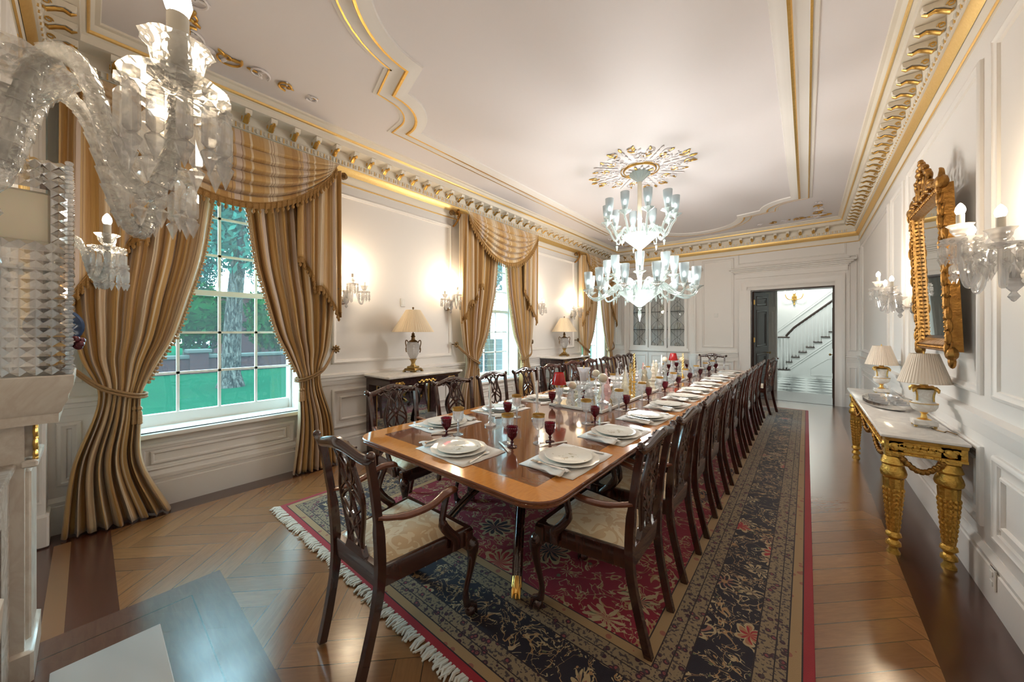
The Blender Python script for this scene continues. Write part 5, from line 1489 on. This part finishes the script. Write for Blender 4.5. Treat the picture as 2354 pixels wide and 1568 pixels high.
# local: x = out of the wall is negative, y along the wall, z up
hw, hh, fw = .40, 1.08, .085
mb = MB(); mb.box(-.03, -hw+.02, .03, .0, hw-.02, hh-.02); mb.obj('backboard', 'doorwood', mi)
mb = MB(); mb.box(-.034, -hw+fw, fw+.02, -.030, hw-fw, hh-fw); mb.obj('mirror_glass', 'mirror', mi)
mb = MB(); mb.frame(-hw, hw, 0, hh, lambda u, v, h: (-h, u, v), [(0,0),(0,.055),(.012,.070),(.03,.060),(.045,.066),(.065,.050),(.078,.036),(.085,.034)])
rr = random.Random(8)
for s_ in (-1, 1):
    for i in range(34):
        z = .04+1.0*i/33; mb.sphere((-.064, s_*(hw-.02), z), .011, 6, 4); mb.sphere((-.050, s_*(hw-fw+.015), z), .006, 5, 4)
    # twining leafwork on the outside
    for i in range(15):
        z = .02+.074*i; w2 = .020+.012*rr.random(); mb.sphere((-.05-.02*rr.random(), s_*(hw+.006+.012*sin(i*1.3)), z), .014+w2*.25, 8, 5, sq=(.8,.7,2.4))
        mb.tube([(-.07+.004*k, s_*(hw-.005+.020*sin(i+k*.5)), z+.012*k-.03) for k in range(7)], .008, 5)
for i in range(20): mb.sphere((-.064, -hw+.04+.72*i/19, .025), .010, 6, 4); mb.sphere((-.062, -hw+.04+.72*i/19, hh-.025), .011, 6, 4)
for s_ in (-1, 1):
    mb.sphere((-.05, s_*hw, -.01), .045, 8, 6, sq=(.7,1,1)); mb.sphere((-.05, s_*(hw+.0), -.06), .028, 8, 6, sq=(.7,.8,1.6))
    mb.sphere((-.05, s_*hw, hh+.01), .05, 8, 6, sq=(.7,1,.9)); mb.tube(spline([(-.05,s_*hw,hh+.03),(-.05,s_*(hw+.015),hh+.08),(-.05,s_*(hw-.02),hh+.105)], 5), [.02-.0015*k for k in range(11)], 6)
mb.obj('gilt_frame', 'carved', mi)
mb = MB()
# pierced crest: lyre, scrolls, basket of flowers
zc = hh
for s_ in (-1, 1):
    mb.tube(spline([(-.05,s_*.30,zc),(-.055,s_*.24,zc+.07),(-.055,s_*.16,zc+.06),(-.055,s_*.13,zc+.14),(-.055,s_*.17,zc+.20),(-.055,s_*.11,zc+.27),(-.055,s_*.05,zc+.30)], 5), [.024-.0003*k for k in range(31)], 8)
    mb.tube(spline([(-.06,s_*.02,zc+.02),(-.06,s_*.075,zc+.08),(-.06,s_*.055,zc+.16),(-.06,s_*.09,zc+.22)], 5), .014, 8)
    for (y, z, r) in ((.27,.05,.034),(.20,.11,.030),(.15,.09,.026),(.14,.24,.032),(.09,.31,.030),(.33,.02,.030),(.07,.05,.022)): mb.sphere((-.058, s_*y, zc+z), r, 8, 6, sq=(.7,1,1))
    for q in range(5): mb.sphere((-.066, s_*(.10+.05*q), zc+.02+.02*(q % 2)), .020, 6, 5)
for (y, z, r) in ((0,.03,.04),(0,.28,.045),(.03,.34,.035),(-.035,.335,.035),(0,.385,.030),(.015,.42,.022),(0,.20,.03),(0,.12,.022)): mb.sphere((-.058, y, zc+z), r, 9, 6, sq=(.75,1,1))
for y in (-.03, 0, .03): mb.tube([(-.058,y,zc+.05),(-.058,y*.9,zc+.22)], .004, 5)
mb.v = [(x, y, hh+(z-hh)*.70) for x, y, z in mb.v]
mb.obj('pierced_crest', 'carved', mi)

# ---------------------------------------------------------------- crystal sconces
def prism_mesh(mb, x, y, z, l=.105, s_=1., m=None):
    mb.lathe([(0,0),(.010*s_,-.006),(.010*s_,-.014),(0,-.020)], 6, (x, y, z), mat=m)
    mb.lathe([(.003,-.022),(.0105*s_,-.034),(.0105*s_,-l+.038),(.004,-l+.030),(.0125*s_,-l+.022),(0,-l-.012)], 6, (x, y, z), mat=m)
def sconce(loc, rz, lab, grp, prisms=8, power=26., detail=False, vert=0., arms=None, hy=.085):
    t = thing('crystal_sconce', lab, 'sconce', loc, rz, grp)
    mb = MB(); m = Matrix.Rotation(-pi/2, 4, 'X')
    mb.lathe([(0,0),(.058,0),(.060,.008),(.045,.018),(.022,.022),(.020,.055),(.030,.060),(.030,.075),(0,.08)], 20, mat=m); mb.obj('silver_backplate', 'silver', t)
    mb = MB(); mb.lathe([(0,-.10),(.006,-.095),(.018,-.075),(.008,-.055),(.026,-.03),(.034,.0),(.020,.03),(.012,.045),(.016,.07),(.05,.10),(.054,.104),(.02,.09),(0,.085)], 18, (0,hy,0), wave=lambda a, z: 1+.03*cos(a*10))
    if hy > .09: mb.tube([(0,.05,0),(0,hy,0)], .012, 10); mb.lathe([(.03,.10),(.06,.115),(.085,.150),(.092,.158),(.08,.15),(.04,.12)], 28, (0,hy,0), wave=lambda a, z: 1+.04*cos(a*14)*(z > .14), cap=False)
    mb.obj('crystal_stem', 'nearcut' if detail else 'cutcrystal', t)
    for ax, ay, az in (arms or ((0, .235, .16+vert), (-.175, .165, .09+vert), (.175, .165, .09+vert))):
        r = sqrt(ax*ax+(ay-hy)**2); dx, dy = ax/r, (ay-hy)/r
        mb = MB(); P = lambda s_, z: (dx*s_*r, hy+dy*s_*r, z)
        pts = spline([P(.10, 0), P(.28, .11+az*.4), P(.50, .10+az*.4), P(.70, az*.2-.03), P(.88, az*.3-.07), P(1.0, az*.6-.01), P(1., az)], 6)
        mb.tube(pts, [.0125*(1-.25*k/36) for k in range(37)], 8)
        for k in range(0, 36, 1): mb.tube([pts[k], pts[k+1]], [.0145, .011], 8, cap=False) if detail else None
        mb.obj('glass_arm', 'nearcut' if detail else 'crystal', t)
        c = (ax, ay, az)
        mb = MB(); mb.lathe([(.012,-.004),(.035,-.006),(.052,.002),(.061,.014),(.063,.016),(.050,.007),(.012,.002)], 32, c, wave=lambda a, z: 1+.05*abs(sin(a*5))*(z > 0), cap=False); bo = mb.obj('bobeche', 'nearcut' if detail else 'crystal', t)
        if detail:
            for i in range(prisms):
                a = i*2*pi/prisms; m2 = MB(); prism_mesh(m2, ax+.059*cos(a), ay+.059*sin(a), az+.010, .125); m2.obj('prism_drop', 'prismglass', bo)
        else:
            m2 = MB()
            for i in range(prisms):
                a = i*2*pi/prisms; prism_mesh(m2, ax+.060*cos(a), ay+.060*sin(a), az+.010)
            m2.obj('prism_drops', 'prismglass', bo)
        mb = MB(); mb.lathe([(.012,.0),(.009,.022),(.022,.034),(.031,.050),(.034,.068),(.044,.080),(.031,.070),(.02,.04),(0,.035)], 22, c, wave=lambda a, z: 1+.05*cos(a*9)*(z > .07)); mb.obj('candle_cup', 'nearcut' if detail else 'cutcrystal', t)
        mb = MB(); mb.lathe([(.0135,.038),(.0135,.128),(.0,.128)], 14, c); mb.obj('candle_tube', 'candle', t)
        mb = MB(); mb.lathe([(.008,.127),(.014,.134),(.0175,.147),(.015,.162),(.007,.177),(0,.184)], 14, c); mb.obj('candle_bulb', 'bulb', t)
    lamp('sconce_light', t, (0, hy+(.20 if detail else .115), (.27 if detail else .33)+vert), power, (1., .80, .55), .05)
    return t
gL = 'crystal sconces on the window wall'
for k, (y, nm) in enumerate(((1.92, 'right of the nearest window curtain'), (3.49, 'left of the middle window curtain'), (5.64, 'right of the middle window curtain'), (7.18, 'left of the farthest window curtain'))):
    sconce((XL, y, 1.84), rad(-90), 'three-light crystal sconce on the window wall, '+nm, gL, 8, 10.)
sconce((XR, 2.62, 1.70), rad(90), 'three-light crystal sconce on the right wall, between the mirror and the camera', 'crystal sconces on the mirror wall', 10, 7., False, .03)
sconce((XR, 5.08, 1.70), rad(90), 'three-light crystal sconce on the right wall beyond the mirror', 'crystal sconces on the mirror wall', 8, 7., False, .03)
sconce((-2.83, YN, 1.765), 0, 'crystal sconce over the mantel, its arm emerging beside the crystal lantern', 'crystal sconces over the mantel', 14, 5., True, 0, ((.20, .33, .10), (-.13, .355, .06)), .16)
sconce((-.935, YN, 1.725), 0, 'large close crystal sconce with hanging prisms at the top left, nearest the camera', 'crystal sconces over the mantel', 12, 3., True, 0, ((.18, .36, .11), (-.175, .37, .09)), .17)

# ---------------------------------------------------------------- chandelier
ch = thing('chandelier', 'two-tier milky glass chandelier hanging over the dining table', 'chandelier', (-1.74, 4.80, 0))
mb = MB(); mb.lathe([(.03,3.50),(.045,3.52),(.13,3.60),(.135,3.61),(.03,3.60)], 32, wave=lambda a, z: 1+.05*cos(a*16)); mb.obj('ceiling_cup', 'murano', ch)
mb = MB(); mb.lathe([(.028,3.51),(.028,3.02),(.036,3.0),(.028,2.98),(.028,2.70)], 16); mb.lathe([(.03,2.62),(.03,2.46),(.036,2.44),(.03,2.42),(.03,2.05)], 16); mb.obj('stem', 'creamglass', ch)
def dish(z, r, h, nm='bowl'):
    mb = MB(); mb.lathe([(.025,z-h),(.05,z-h+.02),(r*.6,z-h*.45),(r,z),(r+.01,z+.008),(r-.01,z+.006),(.03,z-.02)], 48, wave=lambda a, z_: 1+.035*cos(a*24)); mb.obj(nm, 'murano', ch)
dish(2.76, .23, .18); dish(2.00, .27, .20)
mb = MB(); mb.lathe([(.02,1.80),(.028,1.78),(.010,1.76),(.02,1.745),(.025,1.70),(.012,1.64),(.0,1.60)], 12); mb.obj('bottom_finial', 'murano', ch)
def light_arm(A, R_, z0, zs, r0=.12, bulge=.08):
    ca, sa = cos(A), sin(A); P = lambda s_, z: (ca*s_, sa*s_, z)
    mb = MB(); mb.tube(spline([P(r0, z0), P(lerp(r0,R_,.30), z0+bulge), P(lerp(r0,R_,.62), min(z0, zs)-.055), P(lerp(r0,R_,.88), zs-.10), P(R_, zs-.05), P(R_, zs)], 5), [.016*(1-.3*k/25) for k in range(26)], 8)
    mb.obj('arm', 'murano', ch)
    x, y = R_*ca, R_*sa
    mb = MB(); mb.lathe([(.012,zs-.03),(.03,zs-.012),(.068,zs+.012),(.078,zs+.022),(.06,zs+.014),(.02,zs+.002),(.018,zs+.03),(.03,zs+.045)], 24, (x, y, 0), wave=lambda a, z: 1+(.10*cos(a*6) if z > zs+.01 and z < zs+.025 else 0), cap=False); mb.obj('drip_pan', 'murano', ch)
    mb = MB(); mb.lathe([(.028,zs+.035),(.034,zs+.06),(.047,zs+.13),(.054,zs+.20),(.056,zs+.262),(.0535,zs+.262),(.051,zs+.20),(.044,zs+.13),(.030,zs+.062)], 22, (x, y, 0), cap=False); mb.obj('glass_shade', 'frosted', ch)
    mb = MB(); mb.lathe([(.011,zs+.03),(.011,zs+.095)], 10, (x, y, 0)); mb.obj('candle_sleeve', 'candle', ch)
    mb = MB(); mb.lathe([(.010,zs+.095),(.019,zs+.115),(.021,zs+.135),(.012,zs+.160),(0,zs+.172)], 12, (x, y, 0)); mb.obj('bulb', 'coldbulb', ch)
def hook(A, R_, z):
    ca, sa = cos(A), sin(A); P = lambda s_, z_: (ca*s_, sa*s_, z_)
    mb = MB(); mb.tube(spline([P(R_*.7, z+.02), P(R_*.95, z+.09), P(R_*1.25, z+.06), P(R_*1.32, z-.03), P(R_*1.18, z-.07), P(R_*1.1, z-.03)], 5), [.013*(1-.5*k/25) for k in range(26)], 7); mb.obj('curled_hook', 'murano', ch)
    x, y = ca*R_*1.3, sa*R_*1.3
    mb = MB(); mb.sphere((x, y, z-.06), .012, 8, 6); mb.lathe([(0,z-.08),(.014,z-.09),(.016,z-.10),(.003,z-.155),(0,z-.16)], 8, (x, y, 0)); mb.obj('drop', 'murano', ch)
for i in range(10): light_arm(i*2*pi/10+.25, .44, 2.79, 2.98)
for i in range(6): hook(i*pi/3+.1, .24, 2.76)
for i in range(12): light_arm(i*2*pi/12+.1, .69, 2.03, 2.02)
for i in range(8): light_arm(i*2*pi/8+.35, .43, 2.08, 2.20)
for i in range(8): hook(i*pi/4+.15, .27, 2.0)
# upright glass fronds between arms
for i in range(12):
    A = i*pi/6+.3; mb = MB(); mb.tube(spline([(cos(A)*.10, sin(A)*.10, 2.02), (cos(A)*.16, sin(A)*.16, 2.14), (cos(A)*.26, sin(A)*.26, 2.17), (cos(A)*.31, sin(A)*.31, 2.12)], 5), [.018-.001*k for k in range(16)], 6); mb.obj('glass_frond', 'murano', ch)
for z, p in ((3.00, 9.), (2.40, 58.)):
    for q in range(3): lamp('chandelier_light', ch, (.20*cos(q*2.094+.5), .20*sin(q*2.094+.5), z), p/3*1.2, (1., .98, .93), .15)
lamp('chandelier_light', ch, (0, 0, 1.50), 34, (1., .98, .93), .12)

# ---------------------------------------------------------------- fireplace
fp = thing('fireplace_surround', 'cream marble fireplace surround with carved gilt panel at the left edge', 'fireplace', (0, 0, 0))
MX0, MX1, MZ = -2.86, .02, 1.285
mb = MB()
for (a, b) in ((MX0, -2.46), (MX1-.42, MX1)):
    mb.rings([[(a-d, YN+.001, z), (b+d, YN+.001, z), (b+d, -.08+d*1.1, z), (a-d, -.08+d*1.1, z)] for d, z in ((-.03,1.08),(0,1.082),(0,1.12),(.008,1.13),(.010,1.145),(.022,1.175),(.024,1.20),(.036,1.235),(.038,MZ-.005),(.034,MZ))], cap=True)
mb.box(-2.46, YN+.001, 1.10, MX1-.42, -.245, MZ, b=.006); mb.obj('mantel_shelf', 'mantel', fp)
for (a, b) in ((MX0+.03, -2.50), (MX1-.38, MX1-.03)):
    mb = MB(); mb.box(a, YN+.001, .0, b, -.17, 1.08); mb.box(a-.02, YN+.001, .0, b+.02, -.145, .14, b=.01); mb.box(a+.04, -.18, .16, b-.04, -.155, .88, b=.006); mb.box(a+.0, -.18, .90, b+.012, -.135, .93, b=.006); mb.box(a+.03, -.18, .94, b-.03, -.15, 1.08); mb.obj('pilaster', 'mantel', fp)
    mb = MB(); cx = (a+b)/2
    for q in range(9): leafy(mb, cx, -.10, 0, 0, 0.001, 0) if False else mb.sphere((b-.03+.012*sin(q*1.9), -.143, 1.06-.016*q), .018, 7, 5, sq=(1,.5,1.2))
    mb.obj('gilt_carving', 'gold', fp)
mb = MB(); mb.box(-2.5, YN+.001, .90, MX1-.38, -.19, .925, b=.004); mb.box(-2.5, YN+.001, .74, MX1-.38, -.205, .90); mb.box(-2.5, YN+.001, 0, -2.28, -.205, .74); mb.box(MX1-.60, YN+.001, 0, MX1-.38, -.205, .74); mb.obj('marble_slips', 'surround', fp)
mb = MB(); mb.box(-2.28, YN+.001, 0, MX1-.60, YN+.01, .74); mb.obj('firebox_opening', 'black', fp)
mb = MB(); mb.box(-2.49, -.105, 0, -.72, .232, .006, b=.002); o = mb.obj('hearth_slab', 'hearth'); tag(o, 'white marble hearth slab set in the floor before the fireplace', 'hearth')

# crystal lantern on the mantel
la = thing('crystal_lantern', 'large faceted crystal block lantern with a cream candle on the mantel', 'lantern', (-2.605, -.112, MZ+.0005))
LW, LD, LH = .148, .055, .90
def studs(mb, u0, u1, v0, v1, nu, nv, placef, h):
    du, dv = (u1-u0)/nu, (v1-v0)/nv
    for i in range(nu):
        for j in range(nv):
            a, b, c, d = u0+i*du, u0+(i+1)*du, v0+j*dv, v0+(j+1)*dv
            mb.add([placef(a, c, 0), placef(b, c, 0), placef(b, d, 0), placef(a, d, 0), placef((a+b)/2, (c+d)/2, h)], [(0,1,4),(1,2,4),(2,3,4),(3,0,4)])
for (nm, f, u0, u1, nu) in (('facing', lambda u, v, h: (LW+h, u, v), -LD-.12, LD, 6), ('front', lambda u, v, h: (u, LD+h, v), -LW, LW, 7), ):
    pass
mb = MB()
studs(mb, -.17+.02, .055, 0, .56, 5, 14, lambda u, v, h: (LW+h, u, v), .026)
studs(mb, .010, .055, .56, LH, 1, 9, lambda u, v, h: (LW+h, u, v), .020)
studs(mb, -.15, .010, LH-.12, LH, 4, 3, lambda u, v, h: (LW+h, u, v), .020)
studs(mb, -LW, LW, 0, LH, 7, 23, lambda u, v, h: (u, .055+h, v), .018)
studs(mb, -LW, LW, -.05, .055, 7, 3, lambda u, v, h: (u, v, LH+h), .014)
mb.obj('faceted_panels', 'diamond', la, smooth=0)
mb = MB()
for i in range(46):
    z = i*.02+.01
    mb.sphere((LW+.004, .060, z), .015, 6, 4, sq=(1,1,.75))
mb.obj('rope_edge', 'crystal', la)
mb = MB(); mb.box(-.10, -.14, .555, .12, .012, .775, b=.01); mb.obj('candle_block', 'wax', la)
# dark carved ornament beyond the lantern
og = thing('dark_ornament', 'dark glazed disc with blue rim on a black carved stand behind the crystal lantern', 'ornament', (-2.853, -.105, MZ+.0005))
mb = MB(); mb.box(-.040, -.045, 0, .030, .055, .085, b=.01); mb.obj('black_stand', 'steel', og)
mb = MB(); mb.lathe([(0,-.010),(.085,-.010),(.095,0),(.085,.010),(0,.010)], 28, mat=Matrix.Translation((0,.0,.21)) @ Matrix.Rotation(rad(90), 4, 'Y')); mb.obj('glazed_disc', 'bluechina', og)
mb = MB()
for q in range(7): mb.sphere((.0+.02*cos(q*1.2), .065+.018*sin(q*1.7), .125+.02*cos(q*.9)), .017, 7, 5)
mb.tube([(0,.03,.08),(0,.05,.10),(0,.06,.12)], .008, 6); mb.obj('carved_blossom', 'darkred', og)
